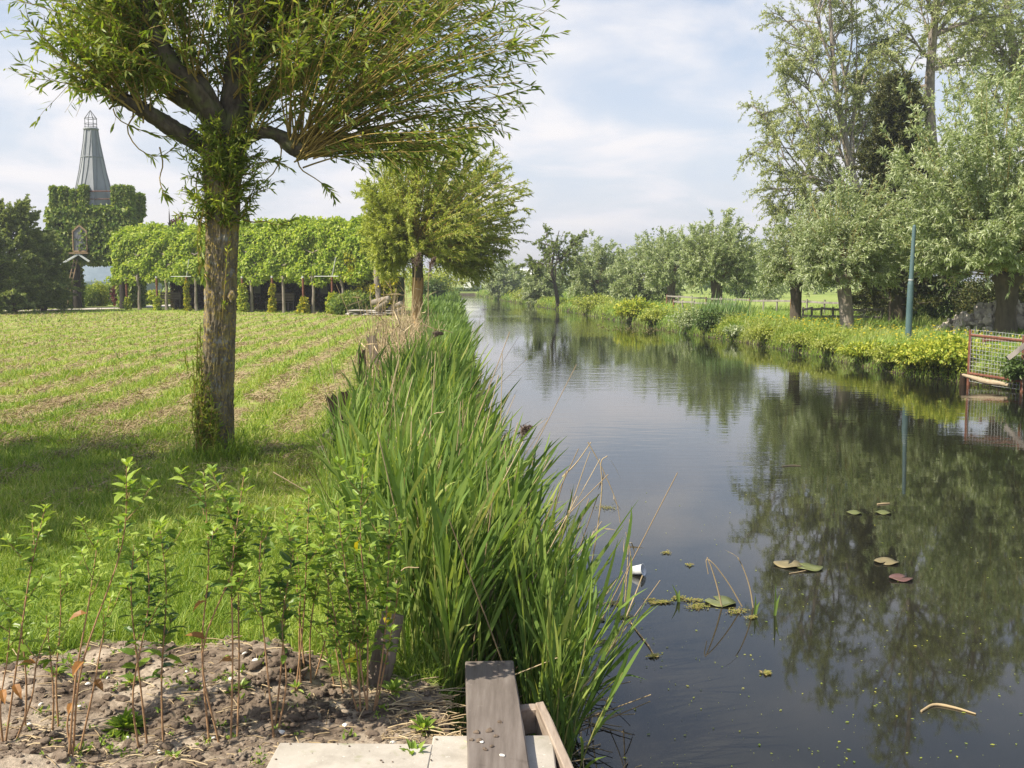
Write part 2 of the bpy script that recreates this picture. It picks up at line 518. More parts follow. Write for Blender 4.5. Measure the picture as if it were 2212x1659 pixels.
M['spire_seam'] = rough_mat('spire_seam', [(.20, .22, .245), (.29, .31, .33)], 3, rough=.6, bump=.1)
M['cage'] = rough_mat('cage', [(.10, .11, .12), (.16, .17, .18)], 6, rough=.5, bump=.05)
M['pole'] = rough_mat('pole', [(.055, .10, .11), (.08, .135, .145), (.13, .18, .185)], 5, (1, 1, .3), 6, .5, .1, .003, [((.22, .22, .2), 9, .66, .75)])
M['fence_wood'] = rough_mat('fence_wood', [(.10, .09, .08), (.24, .22, .2), (.36, .34, .31)], 6, (1, 1, .3), 6, .9, .4, .01)
M['fence_rust'] = rough_mat('fence_rust', [(.13, .06, .035), (.24, .12, .075)], 6, rough=.85, bump=.2)
M['white_wall'] = rough_mat('white_wall', [(.74, .75, .76), (.82, .82, .82)], 1.5, rough=.6, bump=.05)
M['roof_grey'] = rough_mat('roof_grey', [(.5, .5, .5), (.62, .62, .62)], 2, rough=.7, bump=.1)
M['glass_dark'] = rough_mat('glass_dark', [(.07, .075, .085), (.16, .17, .18)], 4, rough=.15, bump=.0, spec=.6)
M['pale_trim'] = rough_mat('pale_trim', [(.22, .15, .09), (.33, .25, .16)], 6, rough=.7, bump=.1)
M['light_rail'] = rough_mat('light_rail', [(.42, .46, .47), (.56, .6, .61)], 6, rough=.5, bump=.05)
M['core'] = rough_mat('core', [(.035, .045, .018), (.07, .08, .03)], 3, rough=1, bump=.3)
M['bench_wood'] = rough_mat('bench_wood', [(.14, .11, .09), (.28, .235, .2)], 5, (1, 1, 1), 6, .8, .2, .01)
M['dark_hut'] = rough_mat('dark_hut', [(.02, .018, .015), (.05, .045, .04)], 4, rough=.9, bump=.3)
M['pad_green'] = rough_mat('pad_green', [(.10, .12, .04), (.17, .185, .06)], 12, rough=.35, bump=.1, spec=.5)
M['pad_red'] = rough_mat('pad_red', [(.10, .05, .045), (.18, .095, .08)], 12, rough=.35, bump=.1, spec=.5)
M['pad_tan'] = rough_mat('pad_tan', [(.17, .14, .07), (.26, .215, .11)], 12, rough=.4, bump=.1, spec=.5)
M['plastic'] = rough_mat('plastic', [(.55, .58, .62), (.7, .73, .76)], 5, rough=.25, bump=.02, spec=.6)
M['blue_glass'] = rough_mat('blue_glass', [(.13, .17, .21), (.2, .25, .29)], 1.2, rough=.3, bump=0.)

# ------------------------------------------------------------------ ground
def ground_mat():
    m, nt = mat('ground')
    L = nt.links.new
    tc = N(nt, 'ShaderNodeTexCoord')
    O = tc.outputs['Object']
    def noise(s, d=6, st=None):
        n = N(nt, 'ShaderNodeTexNoise', ins={'Scale': s, 'Detail': d, 'Roughness': .65})
        if st:
            mp = N(nt, 'ShaderNodeMapping')
            mp.inputs['Scale'].default_value = st
            L(O, mp.inputs[0])
            L(mp.outputs[0], n.inputs[0])
        else:
            L(O, n.inputs[0])
        return n.outputs[0]
    def mix(f, a, b):
        mx = N(nt, 'ShaderNodeMix', data_type='RGBA')
        for i, v in ((0, f), (6, a), (7, b)):
            if isinstance(v, tuple):
                mx.inputs[i].default_value = (*v, 1)
            elif isinstance(v, (int, float)):
                mx.inputs[i].default_value = v
            else:
                L(v, mx.inputs[i])
        return mx.outputs[2]
    def attr(n):
        return N(nt, 'ShaderNodeAttribute', attribute_name=n).outputs['Fac']
    def rmp(f, st):
        r = ramp(nt, st)
        L(f, r.inputs[0])
        return r.outputs[0]
    grass = rmp(noise(5.5), [(.28, (.12, .185, .03)), (.45, (.19, .27, .045)), (.58, (.27, .34, .065)), (.75, (.35, .375, .11))])
    fine = rmp(noise(60, 4), [(.3, (.65, .7, .55)), (.7, (1.25, 1.2, 1.1))])
    mm = N(nt, 'ShaderNodeMix', data_type='RGBA', blend_type='MULTIPLY', ins={0: .8})
    L(grass, mm.inputs[6])
    L(fine, mm.inputs[7])
    grass = mm.outputs[2]
    big = rmp(noise(.35, 3), [(.35, (0, 0, 0)), (.7, (1, 1, 1))])
    bmix = N(nt, 'ShaderNodeMath', operation='MULTIPLY', ins={1: .45})
    L(big, bmix.inputs[0])
    grass = mix(bmix.outputs[0], grass, (.27, .31, .07))
    hay = rmp(noise(16, 6), [(.3, (.12, .10, .055)), (.5, (.28, .23, .12)), (.7, (.42, .36, .19))])
    # rows of clippings: attribute row, broken up by noise
    rw = N(nt, 'ShaderNodeMath', operation='MULTIPLY')
    L(attr('row'), rw.inputs[0])
    L(rmp(noise(2.2, 6), [(.36, (.1, .1, .1)), (.58, (1, 1, 1))]), rw.inputs[1])
    lawn = mix(rw.outputs[0], grass, hay)
    field = rmp(noise(.25, 6), [(.3, (.17, .25, .05)), (.5, (.24, .31, .08)), (.7, (.33, .36, .13))])
    lawn = mix(attr('field'), lawn, field)
    soil = rmp(noise(4.5, 10), [(.33, (.055, .04, .03)), (.45, (.17, .132, .10)), (.56, (.34, .28, .22)), (.74, (.50, .43, .345))])
    speck = rmp(noise(55, 4), [(.3, (.55, .55, .55)), (.68, (1.2, 1.2, 1.2))])
    m2 = N(nt, 'ShaderNodeMix', data_type='RGBA', blend_type='MULTIPLY', ins={0: .9})
    L(soil, m2.inputs[6])
    L(speck, m2.inputs[7])
    c = mix(attr('soil'), lawn, m2.outputs[2])
    mud = rmp(noise(6), [(.3, (.03, .026, .018)), (.7, (.085, .07, .045))])
    c = mix(attr('mud'), c, mud)
    pb = N(nt, 'ShaderNodeBsdfPrincipled', ins={'Roughness': .95, 'Specular IOR Level': .15})
    L(c, pb.inputs['Base Color'])
    b = N(nt, 'ShaderNodeBump', ins={'Strength': .7, 'Distance': .015})
    L(noise(48, 10), b.inputs['Height'])
    L(b.outputs[0], pb.inputs['Normal'])
    out = N(nt, 'ShaderNodeOutputMaterial')
    L(pb.outputs[0], out.inputs[0])
    return m

ROW_P, ROW_K, ROW_0 = .86, .05, -2.8
def row_mask(x, y):
    u = x + ROW_K * y + .10 * np.sin(y * .35) + .25 * (fbm(x * .4, y * .4, 0 * x + 3, 2) - .5)
    ph = ((u - ROW_0) / ROW_P) % 1.0
    ph = np.minimum(ph, 1 - ph) * ROW_P
    return np.clip(1.25 - ph / .27, 0, 1)

def build_ground():
    ys = np.concatenate([np.arange(-12, 2, 1.), np.arange(2, 3.2, .1), np.arange(3.2, 4.7, .018), np.arange(4.7, 8, .1), np.arange(8, 20, .25),
                         np.arange(20, 60, .6), np.arange(60, 150, 2), np.geomspace(150, 1400, 24)])
    lo = np.concatenate([-np.geomspace(900, 26, 20), -np.arange(25, 6, -.5), -np.arange(6, 2.6, -.12), -np.arange(2.6, 0, -.02), [0, .02, .04, .06, .1, .2, .3, .4, .5, .7]])
    ro = np.concatenate([[-.5, -.2, -.1, 0, .1, .2, .3, .4, .5, .6, .7, .8], np.arange(1, 14, .6), np.geomspace(14, 900, 22)])
    l, r = itp(ys, LEFT), itp(ys, RIGHT)
    l2, r2 = np.where(ys > 150, itp(150., LEFT), l), np.where(ys > 150, itp(150., RIGHT), r)
    X = np.concatenate([l2[:, None] + lo, np.stack([l2 * .66 + r2 * .34, l2 * .34 + r2 * .66], 1), r2[:, None] + ro], 1)
    Y = np.broadcast_to(ys[:, None], X.shape)
    Z = gz(X, Y)
    n, k = X.shape
    V = np.stack([X, Y, Z], -1).reshape(-1, 3)
    idx = np.arange(n * k).reshape(n, k)
    f = np.stack([idx[:-1, :-1], idx[:-1, 1:], idx[1:, 1:], idx[1:, :-1]], -1).reshape(-1, 4)
    mb = MB()
    mb.add(V, f, .5, 0, True)
    o = mb.build('ground', ground_mat())
    me = o.data
    x, y = X.reshape(-1), Y.reshape(-1)
    mid = (itp(y, LEFT) + itp(y, RIGHT)) / 2
    lawn = (x < mid) & (y > 4) & (y < 50)
    at = {'row': row_mask(x, y) * lawn * np.clip((y - 7) / 5, 0, 1), 'soil': soil_mask(x, y) * (x < .3), 'field': ((x > mid) | (y > 55)).astype(float),
          'mud': np.clip((-.08 - Z.reshape(-1)) / .15, 0, 1) * (y < 142)}
    for kx, v in at.items():
        a = me.attributes.new(kx, 'FLOAT', 'POINT')
        a.data.foreach_set('value', np.ascontiguousarray(v, np.float32))
    o['kind'] = 'structure'
build_ground()

def water_mat():
    m, nt = mat('water')
    L = nt.links.new
    tc = N(nt, 'ShaderNodeTexCoord')
    def noise(sc_, st, d=3):
        mp = N(nt, 'ShaderNodeMapping')
        mp.inputs['Scale'].default_value = st
        L(tc.outputs['Object'], mp.inputs[0])
        n = N(nt, 'ShaderNodeTexNoise', ins={'Scale': sc_, 'Detail': d, 'Roughness': .5})
        L(mp.outputs[0], n.inputs[0])
        return n.outputs[0]
    # ripples lie across the view; gusts of wind roughen patches further out
    h1 = noise(1.0, (1.6, 5.5, 1))
    h2 = noise(1.0, (4, 12, 1), 2)
    gust = ramp(nt, [(.42, (.15, .15, .15)), (.62, (1, 1, 1))])
    L(noise(1.0, (.08, .16, 1), 4), gust.inputs[0])
    ad = N(nt, 'ShaderNodeMath', operation='MULTIPLY_ADD', ins={1: .12})
    L(h2, ad.inputs[0])
    L(h1, ad.inputs[2])
    sx = N(nt, 'ShaderNodeSeparateXYZ')
    L(tc.outputs['Object'], sx.inputs[0])
    mr = N(nt, 'ShaderNodeMapRange', ins={1: 5., 2: 22., 3: .05, 4: .9})
    L(sx.outputs[1], mr.inputs[0])
    st = N(nt, 'ShaderNodeMath', operation='MULTIPLY')
    L(gust.outputs[0], st.inputs[0])
    L(mr.outputs[0], st.inputs[1])
    s2 = N(nt, 'ShaderNodeMath', operation='MULTIPLY', ins={1: .16})
    L(st.outputs[0], s2.inputs[0])
    b = N(nt, 'ShaderNodeBump', ins={'Distance': .05})
    L(s2.outputs[0], b.inputs['Strength'])
    L(ad.outputs[0], b.inputs['Height'])
    pb = N(nt, 'ShaderNodeBsdfPrincipled', ins={'Base Color': (.013, .013, .010, 1), 'Roughness': .03, 'IOR': 1.5})
    L(b.outputs[0], pb.inputs['Normal'])
    out = N(nt, 'ShaderNodeOutputMaterial')
    L(pb.outputs[0], out.inputs[0])
    return m

def build_water():
    ys = np.concatenate([np.arange(-12, 3, 1.), [3.40, 3.45, 3.5, 3.6, 3.8], np.arange(4, 30, .5), np.arange(30, 142, 2)])
    l, r = itp(ys, LEFT), itp(ys, RIGHT)
    n = len(ys)
    V = np.concatenate([np.stack([l - .02, ys, 0 * ys + WATER], 1), np.stack([r + .6, ys, 0 * ys + WATER], 1)])
    i = np.arange(n - 1)
    mb = MB()
    mb.add(V, np.stack([i, i + n, i + n + 1, i + 1], 1), .5, 0, False)
    o = mb.build('water', water_mat())
    o['kind'] = 'structure'
build_water()

# gravel path on the far left
def build_path():
    pts = [(-60, 47), (-40, 48.5), (-30, 51.0), (-26.2, 53.2), (-23.8, 56.5), (-22.3, 61), (-21, 68)]
    q = bend_path([(x, y, 0, 1.1) for x, y in pts], 60)
    t = nrm(np.gradient(q[:, :2], axis=0))
    nn = np.stack([-t[:, 1], t[:, 0]], 1)
    w = 1.2 + .15 * np.sin(np.arange(60) * 1.3)
    a, b = q[:, :2] + nn * w[:, None], q[:, :2] - nn * w[:, None]
    V = np.concatenate([np.c_[a, gz(a[:, 0], a[:, 1]) + .012], np.c_[b, gz(b[:, 0], b[:, 1]) + .012]])
    i = np.arange(59)
    mb = MB()
    mb.add(V, np.stack([i, i + 1, i + 61, i + 60], 1)[:, ::-1])
    o = mb.build('path', rough_mat('gravel', [(.42, .38, .34), (.58, .54, .49)], 3, rough=.95, bump=.4, bscale=40))
    o['kind'] = 'structure'
build_path()
#PART2
# ------------------------------------------------------------------ trees
WIND = np.array([.55, .1, 0])

def shoots(src, n, dirs, lens, wind=.25, droop=.12, K=9, wob=.04):
    """n curved shoots; src (n,3), dirs (n,3), lens (n,)."""
    t = np.linspace(0, 1, K)[None, :, None]
    L = lens[:, None, None]
    P = src[:, None] + dirs[:, None] * t * L
    P = P + WIND * wind * L * t ** 2
    P[..., 2] -= (droop * L * t ** 2.2)[..., 0]
    ph = rng.random((n, 1, 3)) * 6.28
    P = P + wob * L * np.sin(t * 5 + ph) * t
    return P

def side_twigs(P, per, lo, hi, lens, spread=.9, K=4, wind=.2, droop=.1):
    n = len(P)
    si = np.repeat(np.arange(n), per)
    t = lo + (hi - lo) * rng.random(len(si))
    a, tg = along(P, si, t)
    d = nrm(tg + spread * rng.normal(size=tg.shape) * .6)
    L = (lens[0] + (lens[1] - lens[0]) * rng.random(len(si))) * (1.15 - .6 * t)
    return shoots(a, len(si), d, L, wind, droop, K)

def leaf_on(mb, P, per_path, lo, Ll, Lw, kind='long', spread=.75, droop=.25, mi=0, bias=None, tpow=1.0, curl=.15):
    n = len(P)
    si = np.repeat(np.arange(n), per_path) if np.isscalar(per_path) else np.repeat(np.arange(n), per_path)
    t = lo + (1 - lo) * rng.random(len(si)) ** tpow
    a, tg = along(P, si, t)
    d = nrm(tg + spread * rng.normal(size=tg.shape))
    d[:, 2] -= droop
    d = d + WIND * .35
    L = Ll * (.6 + .7 * rng.random(len(si)))
    r = np.clip(rng.random(len(si)) * .8 + .2 * t - .0, 0, 1)
    if bias is not None:
        r = np.clip(r + bias, 0, 1)
    leaves(mb, a, d, L, Lw * (.75 + .5 * rng.random(len(si))), r, mi, kind=kind, curl=curl)

def fib_dirs(n, tmin, tmax, jitter=.15):
    """Directions between polar angles tmin and tmax (radians from up)."""
    i = np.arange(n) + .5
    c = math.cos(tmin) + (math.cos(tmax) - math.cos(tmin)) * i / n
    th = np.arccos(np.clip(c, -1, 1))
    ph = i * 2.399963
    d = np.stack([np.sin(th) * np.cos(ph), np.sin(th) * np.sin(ph), np.cos(th)], 1)
    return nrm(d + jitter * rng.normal(size=d.shape))

def pollard(label, base, th, tr, n=90, ln=(1.6, 2.6), tmax=105, lm='leaf_silver', ll=.11, lw=.026, per=26, tw=5, tper=10, wind=.28, droop=.15,
            lean=(0, 0), bark='bark_brown', group=None, ztop=None, kind='quad', twl=(.35, .8), name='pollard_willow', zsq=1.0, cat='tree', head=1.35, lat=1.0):
    base = np.array([base[0], base[1], float(gz(base[0], base[1]))])
    t = thing(name, label, cat, base, group)
    hd = base + np.array([lean[0], lean[1], th])
    mb = MB()
    limb(mb, [(*(base - [0, 0, .15]), tr * 1.35), (*(base + [lean[0] * .05, lean[1] * .05, .2]), tr * 1.1), (*(base * .5 + hd * .5), tr * .95),
              (*(hd - [0, 0, .25]), tr * 1.1), (*(hd + [0, 0, .05]), tr * head), (*(hd + [0, 0, .3]), tr * .7)], 22, 14, tr * .07, rng.random() * 50, lump=.25)
    d0 = fib_dirs(5, .2, 1.0)
    for q in d0:
        e = hd + q * tr * 3.2
        limb(mb, [(*hd, tr * .55), (*(hd + q * tr * 1.5 + [0, 0, .05]), tr * .45), (*e, tr * .3)], 7, 8, .008, rng.random() * 50)
    mb.build('trunk', M[bark], t)
    d = fib_dirs(n, 0, R(tmax), .14)
    src = hd + d * tr * 1.6 + [0, 0, .1]
    L = (ln[0] + (ln[1] - ln[0]) * rng.random(n)) * (1 - .22 * (1 - np.clip(d[:, 2], 0, 1))) * (lat + (1 - lat) * np.clip(d[:, 2], 0, 1))
    dd = nrm(d * [1, 1, zsq] + [0, 0, .12])
    P = shoots(src, n, dd, L, wind, droop)
    T = side_twigs(P, tw, .25, .97, twl, wind=wind)
    mw = MB()
    tubes(mw, P, np.linspace(.016, .004, P.shape[1]), 4, cap=False)
    mw.build('shoots', M['twig'], t)
    mb = MB()
    bias = None
    leaf_on(mb, P, per, .22, ll, lw, kind)
    leaf_on(mb, T, tper, .05, ll, lw, kind)
    mb.build('crown', M[lm], t)
    return t

def branching(label, base, path, tr, limbs, lm, ll, lw, name, cat='tree', bark='bark_grey', group=None, tw=9, tper=26, twl=(.7, 1.6), wind=.1, droop=.25, kind='quad', sub=6, clump=.5):
    """Tree of a trunk path [(x,y,z,r)] and limbs [(start fraction, end point, radius)], each limb carrying boughs, twigs and leaves."""
    t = thing(name, label, cat, base, group)
    mb = MB()
    limb(mb, path, 34, 14, tr * .06, rng.random() * 50, lump=.15)
    q = bend_path(path, 60)
    Ps = []
    for f, e, r in limbs:
        a = q[int(f * 59), :3]
        e = np.array(e)
        m = (a + e) / 2 + rng.normal(size=3) * .04 * np.linalg.norm(e - a) + np.array([0, 0, -.06 * np.linalg.norm(e - a)])
        limb(mb, [(*a, r), (*m, r * .65), (*e, r * .15)], 16, 8, r * .08, rng.random() * 50)
        Ps.append(bend_path([(*a, 0), (*m, 0), (*e, 0)], 9)[:, :3])
    P = np.array(Ps)
    # boughs
    B = side_twigs(P, sub, .3, 1.0, (twl[1] * 1.2, twl[1] * 2.0), spread=1.0, K=7, wind=wind, droop=droop * .5)
    tubes(mb, B, np.linspace(.035, .008, B.shape[1]), 5, cap=False)
    T = side_twigs(np.concatenate([B, P[:, ::1][:, [0, 2, 3, 4, 5, 7, 8]]]), tw, .3, 1.0, twl, spread=1.0, K=5, wind=wind, droop=droop)
    mb.build('trunk', M[bark], t)
    mw = MB()
    tubes(mw, T, np.linspace(.010, .003, T.shape[1]), 3, cap=False)
    mw.build('twigs', M['bark_brown'], t)
    keep = rng.random(len(T))
    per = np.maximum(1, (tper * (1 - clump + 2 * clump * keep)).astype(int))
    mc = MB()
    leaf_on(mc, T, per, .1, ll, lw, kind, spread=.8, droop=.15)
    mc.build('crown', M[lm], t)
    return t

def blob_leaves(mb, c, rad, n, ll, lw, shell=.45, kind='quad', lump=.35, zmin=None, seed=None, mi=0, lo=0., hi=1., upbias=.5, flat=0.):
    """Leaves through the outer part of a lumpy ellipsoid."""
    sd = rng.random() * 99 if seed is None else seed
    d = nrm(rng.normal(size=(n, 3)))
    rr = 1 - shell * rng.random(n) ** 1.3
    rr *= 1 + lump * (fbm(d[:, 0] * 2.2 + sd, d[:, 1] * 2.2, d[:, 2] * 2.2, 3) - .5) * 2
    P = np.asarray(c) + d * rr[:, None] * np.asarray(rad)
    k = np.ones(n, bool) if zmin is None else P[:, 2] > zmin
    P, d = P[k], d[k]
    dr = d + rng.normal(size=d.shape) * .7 + WIND * .3
    dr[:, 2] -= .2
    up = d * .6 + rng.normal(size=d.shape) * .5 + np.array([0, 0, upbias])
    r = np.clip(lo + (hi - lo) * rng.random(len(P)), 0, 1)
    leaves(mb, P, dr, ll * (.6 + .8 * rng.random(len(P))), lw * (.7 + .6 * rng.random(len(P))), r, mi, up=up, kind=kind)

def box_leaves(mb, c, size, n, ll, lw, rot=0., rnd_edge=.25, depth=.3, kind='quad', rough=.18, faces='xyzXYZ', flop=.5):
    """Leaves over the faces of a clipped block of foliage, lying like shingles."""
    sx, sy, sz = size
    ar = {'x': sy * sz, 'X': sy * sz, 'y': sx * sz, 'Y': sx * sz, 'z': sx * sy, 'Z': sx * sy}
    ks = [k for k in ar if k in faces]
    w = np.array([ar[k] for k in ks])
    cnt = (n * w / w.sum()).astype(int)
    ca, sa = math.cos(rot), math.sin(rot)
    Rm = np.array([[ca, -sa, 0], [sa, ca, 0], [0, 0, 1]])
    sd = rng.random() * 99
    for k, m in zip(ks, cnt):
        u = rng.random((m, 3)) - .5
        ax = 'xyz'.index(k.lower())
        s = 1 if k.isupper() else -1
        u[:, ax] = s * .5
        P = u * [sx, sy, sz]
        nrmv = np.zeros((m, 3))
        nrmv[:, ax] = s
        # round the edges
        for a2 in range(3):
            if a2 != ax:
                e = np.clip((np.abs(P[:, a2]) - (size[a2] / 2 - rnd_edge)) / rnd_edge, 0, 1)
                P[:, ax] -= s * rnd_edge * .6 * e ** 2
                nrmv[:, a2] += np.sign(P[:, a2]) * e * .7
        W = P + np.asarray(c) * 0
        off = rough * (fbm(W[:, 0] * 1.7 + sd, W[:, 1] * 1.7, W[:, 2] * 1.7, 3) - .5) * 2 - depth * rng.random(m) ** 2
        P[:, ax] += s * off
        P = P @ Rm.T + np.asarray(c)
        nv = nrm(nrmv @ Rm.T)
        dr = nv * .5 + np.array([0, 0, -flop]) + rng.normal(size=(m, 3)) * .55 + WIND * .3
        up = nv + np.array([0, 0, .6]) + rng.normal(size=(m, 3)) * .35
        leaves(mb, P, dr, ll * (.6 + .8 * rng.random(m)), lw * (.7 + .6 * rng.random(m)), rng.random(m), up=up, kind=kind)

# ---- the big pollard willow in front
def main_tree():
    base = G(465, 985)
    t = thing('pollard_willow', 'large pollard willow with thick lichened trunk on the near lawn', 'tree', base)
    Y = base[1]
    W = lambda px, py, dy=0.: D(px, py, Y + dy)
    mpp = 9.4 / F
    def pth(pts):
        return [(*W(px, py, dy), r * mpp * .84) for px, py, dy, r in pts]
    mb = MB()
    b0 = base - [0, 0, .1]
    trunk = [(*b0, .26), (*W(463, 972), .182), (*W(466, 920), .150), (*W(472, 780), .136), (*W(477, 640), .132), (*W(479, 520), .135), (*W(481, 420), .150), (*W(484, 340), .172), (*W(490, 290), .160)]
    limb(mb, trunk, 360, 170, .024, 3.3, fx=17, fz=3.0, lump=.10)
    for px, py, sx in ((452, 868, 1), (500, 640, 1), (455, 560, -1)):   # knots
        rock(mb, W(px, py, -.118), (.03, .022, .045), 3, 5. + px, .8, smooth=True, cut=False)
    mb.build('trunk', M['bark_main'], t)
    limbs = [
        [(478, 330, 0, 30), (425, 308, -.05, 22), (385, 285, -.1, 20), (330, 250, -.15, 18), (280, 222, -.2, 16), (245, 203, -.22, 15)],
        [(485, 305, 0, 34), (455, 235, -.1, 28), (425, 185, -.15, 25), (380, 150, -.2, 24), (340, 80, -.25, 22), (305, -10, -.3, 24), (280, -80, -.3, 20)],
        [(492, 310, 0, 40), (505, 220, .05, 32), (515, 120, .08, 27), (530, 0, .1, 24), (545, -140, .1, 20)],
        [(495, 330, 0, 28), (530, 303, -.05, 17), (560, 288, -.08, 14), (595, 290, -.1, 15), (640, 318, -.12, 22), (668, 330, -.12, 14)],
        [(480, 290, 0, 26), (440, 240, .35, 22), (390, 210, .6, 20), (330, 165, .8, 19), (300, 145, .9, 17)],
        [(495, 290, 0, 26), (545, 235, .4, 20), (600, 190, .7, 18), (650, 165, .9, 15)],
        [(490, 270, 0, 24), (520, 190, .2, 19), (570, 110, .4, 16), (610, 60, .6, 13)],
    ]
    for i, l in enumerate(limbs):
        mb = MB()
        limb(mb, pth(l), 70, 34, .016, 7.1 * i, fx=12, fz=4, lump=.30)
        o = mb.build('limb', M['bark_up'], t)
        if i == 0:
            o['label'] = 'grey limb sawn off square at its end'
            m2 = MB()
            e = W(244, 202, -.22)
            dv = nrm(W(244, 202, -.22) - W(285, 225, -.2))
            limb(m2, [(*(e - dv * .012), .062), (*(e + dv * .004), .06)], 3, 20, .004, 4)
            m2.build('sawn_face', M['cut_wood'], o)
    # shoots: (source px, py, dy, n, angle lo, angle hi in the picture plane, depth spread, length lo, hi)
    S = [
        (655, 325, -.12, 84, 2, 62, .40, 2.0, 2.5), (640, 318, -.12, 30, 40, 95, .5, 1.2, 2.2),
        (650, 168, .9, 50, 8, 78, .4, 1.6, 2.35), (600, 190, .7, 26, 20, 100, .4, 1.0, 2.0),
        (610, 70, .6, 44, 12, 85, .4, 1.6, 2.3), (570, 112, .5, 24, 20, 110, .5, .9, 1.8),
        (530, 0, .1, 60, 10, 150, .6, 1.0, 2.4), (518, 110, .1, 34, 15, 120, .6, .9, 2.1), (545, -140, .1, 55, -5, 190, .8, 1.0, 2.2),
        (245, 203, -.22, 24, 70, 145, .5, .8, 1.45), (300, 235, -.2, 28, 80, 165, .6, .9, 1.6),
        (300, 145, .9, 40, 70, 165, .5, .8, 1.5), (380, 205, .6, 26, 80, 160, .5, .8, 1.6),
        (345, 90, -.25, 34, 60, 165, .6, .9, 1.6), (305, -10, -.3, 44, 45, 175, .6, .8, 1.5), (280, -80, -.3, 40, 30, 180, .7, .8, 1.6),
        (420, 180, -.15, 26, 60, 160, .6, .9, 1.9), (500, 225, .05, 30, 30, 120, .7, .8, 2.0),
        (545, 292, -.06, 12, 30, 90, .5, .7, 1.5),
    ]
    Ps = []
    for px, py, dy, n, a0, a1, ds, l0, l1 in S:
        c = W(px, py, dy)
        ang = R(1) * (a0 + (a1 - a0) * rng.random(n))
        az = ds * rng.normal(size=n) * .8
        d = np.stack([np.cos(ang) * np.cos(az), np.sin(az), np.sin(ang) * np.cos(az)], 1)
        L = l0 + (l1 - l0) * rng.random(n)
        if px < 440:
            L *= .66
        if px > 540:      # the lee side: upper shoots are the long ones
            L *= np.interp(ang, [0, .18, .36, .5, .8], [.50, .60, .76, .95, 1.0])
        Ps.append(shoots(c + rng.normal(size=(n, 3)) * .05, n, nrm(d), L, .16 if px > 480 else -.02, .13 if px > 480 else .05, 11, .03))
    P = np.concatenate(Ps)
    # hanging and epicormic shoots
    hang = [[(345, 318, -.1), (352, 355, -.12), (345, 385, -.14), (352, 415, -.15), (360, 425, -.15)],
            [(290, 250, -.2), (275, 280, -.2), (300, 322, -.2), (345, 338, -.2), (385, 312, -.15)],
            [(275, 225, -.2), (245, 232, -.2), (262, 262, -.22), (330, 290, -.2), (395, 300, -.1)],
            [(640, 335, -.1), (650, 365, -.1), (680, 385, -.1), (712, 410, -.12), (722, 432, -.12)],
            [(600, 300, -.1), (608, 330, -.1), (590, 375, -.1), (540, 420, -.1), (528, 470, -.1)],
            [(560, 330, -.05), (545, 365, -.05), (550, 400, -.05), (535, 440, -.08), (530, 480, -.08)],
            [(440, 345, -.1), (424, 390, -.12), (428, 440, -.15), (430, 490, -.15), (425, 530, -.15)],
            [(520, 380, -.1), (550, 370, -.1), (580, 345, -.1), (600, 350, -.1), (625, 362, -.1)],
            [(520, 470, -.1), (545, 480, -.12), (575, 478, -.15), (600, 486, -.15), (640, 470, -.15)],
            [(450, 420, -.15), (440, 450, -.17), (432, 500, -.18), (436, 560, -.18), (440, 600, -.18)]]
    H = np.array([bend_path([(*W(*p), 0) for p in h], 11)[:, :3] for h in hang])
    n = 150
    zz = rng.random(n)
    px = 484 + (rng.random(n) - .5) * 70
    src = np.array([W(a, 500 - 200 * z, -.17 + .1 * abs(a - 484) / 35) for a, z in zip(px, zz)])
    d = np.stack([(px - 484) / 35 * .8 + rng.normal(size=n) * .3, -.5 + rng.normal(size=n) * .4, .8 + 0 * px], 1)
    E = shoots(src, n, nrm(d), .15 + .35 * rng.random(n), .1, .25, 11, .05)
    base_s = [(432, 985, 428, 705, 14), (440, 975, 442, 800, 8), (455, 985, 455, 880, 10)]
    Bs = []
    for x0, y0, x1, y1, k in base_s:
        for _ in range(k):
            a, b = W(x0 + rng.normal() * 6, y0, -.2), W(x1 + rng.normal() * 12, y1 + rng.random() * .5 * (y0 - y1), -.22)
            Bs.append(bend_path([(*a, 0), (*(a * .5 + b * .5 + rng.normal(size=3) * .03), 0), (*b, 0)], 11)[:, :3])
    yel = [[(480, 690, -.17), (484, 640, -.2), (490, 560, -.23), (497, 480, -.25)], [(433, 560, -.15), (430, 600, -.17), (428, 540, -.2), (424, 470, -.22)]]
    Yl = np.array([bend_path([(*W(*p), 0) for p in h], 11)[:, :3] for h in yel])
    Bs = np.concatenate([np.array(Bs), Yl])
    T = side_twigs(P, 4, .2, .97, (.25, .7), spread=.8, K=5, wind=.2, droop=.12)
    mw = MB()
    tubes(mw, P, np.linspace(.0085, .0022, 11), 5, cap=False)
    tubes(mw, H, np.linspace(.0075, .003, 11), 5, cap=False)
    tubes(mw, T, np.linspace(.0032, .0015, 5), 3, cap=False)
    tubes(mw, np.concatenate([E, Bs]), np.linspace(.005, .002, 11), 4, cap=False)
    mw.build('shoots', M['twig_olive'], t)
    mc = MB()
    leaf_on(mc, P, 29, .16, .098, .0185, 'long', .62, .22)
    leaf_on(mc, T, 9, .05, .098, .0185, 'long', .62, .22)
    leaf_on(mc, H, 26, .55, .098, .0185, 'long', .7, .3)
    leaf_on(mc, E, 26, .1, .075, .014, 'long', .8, .2)
    leaf_on(mc, Bs, 34, .15, .06, .013, 'long', .6, .0, bias=.2)
    mc.build('crown', M['leaf_main'], t)
main_tree()

# the willow whose crown lies outside the frame on the left and shades the lawn
pollard('second pollard willow left of the lawn whose crown shades the grass', (-7.3, 6.5), 2.9, .2, 200, (2.3, 3.5), 100, 'leaf_main', .13, .034, 44, 6, 17, wind=.15, droop=.12, bark='bark_main', kind='quad')

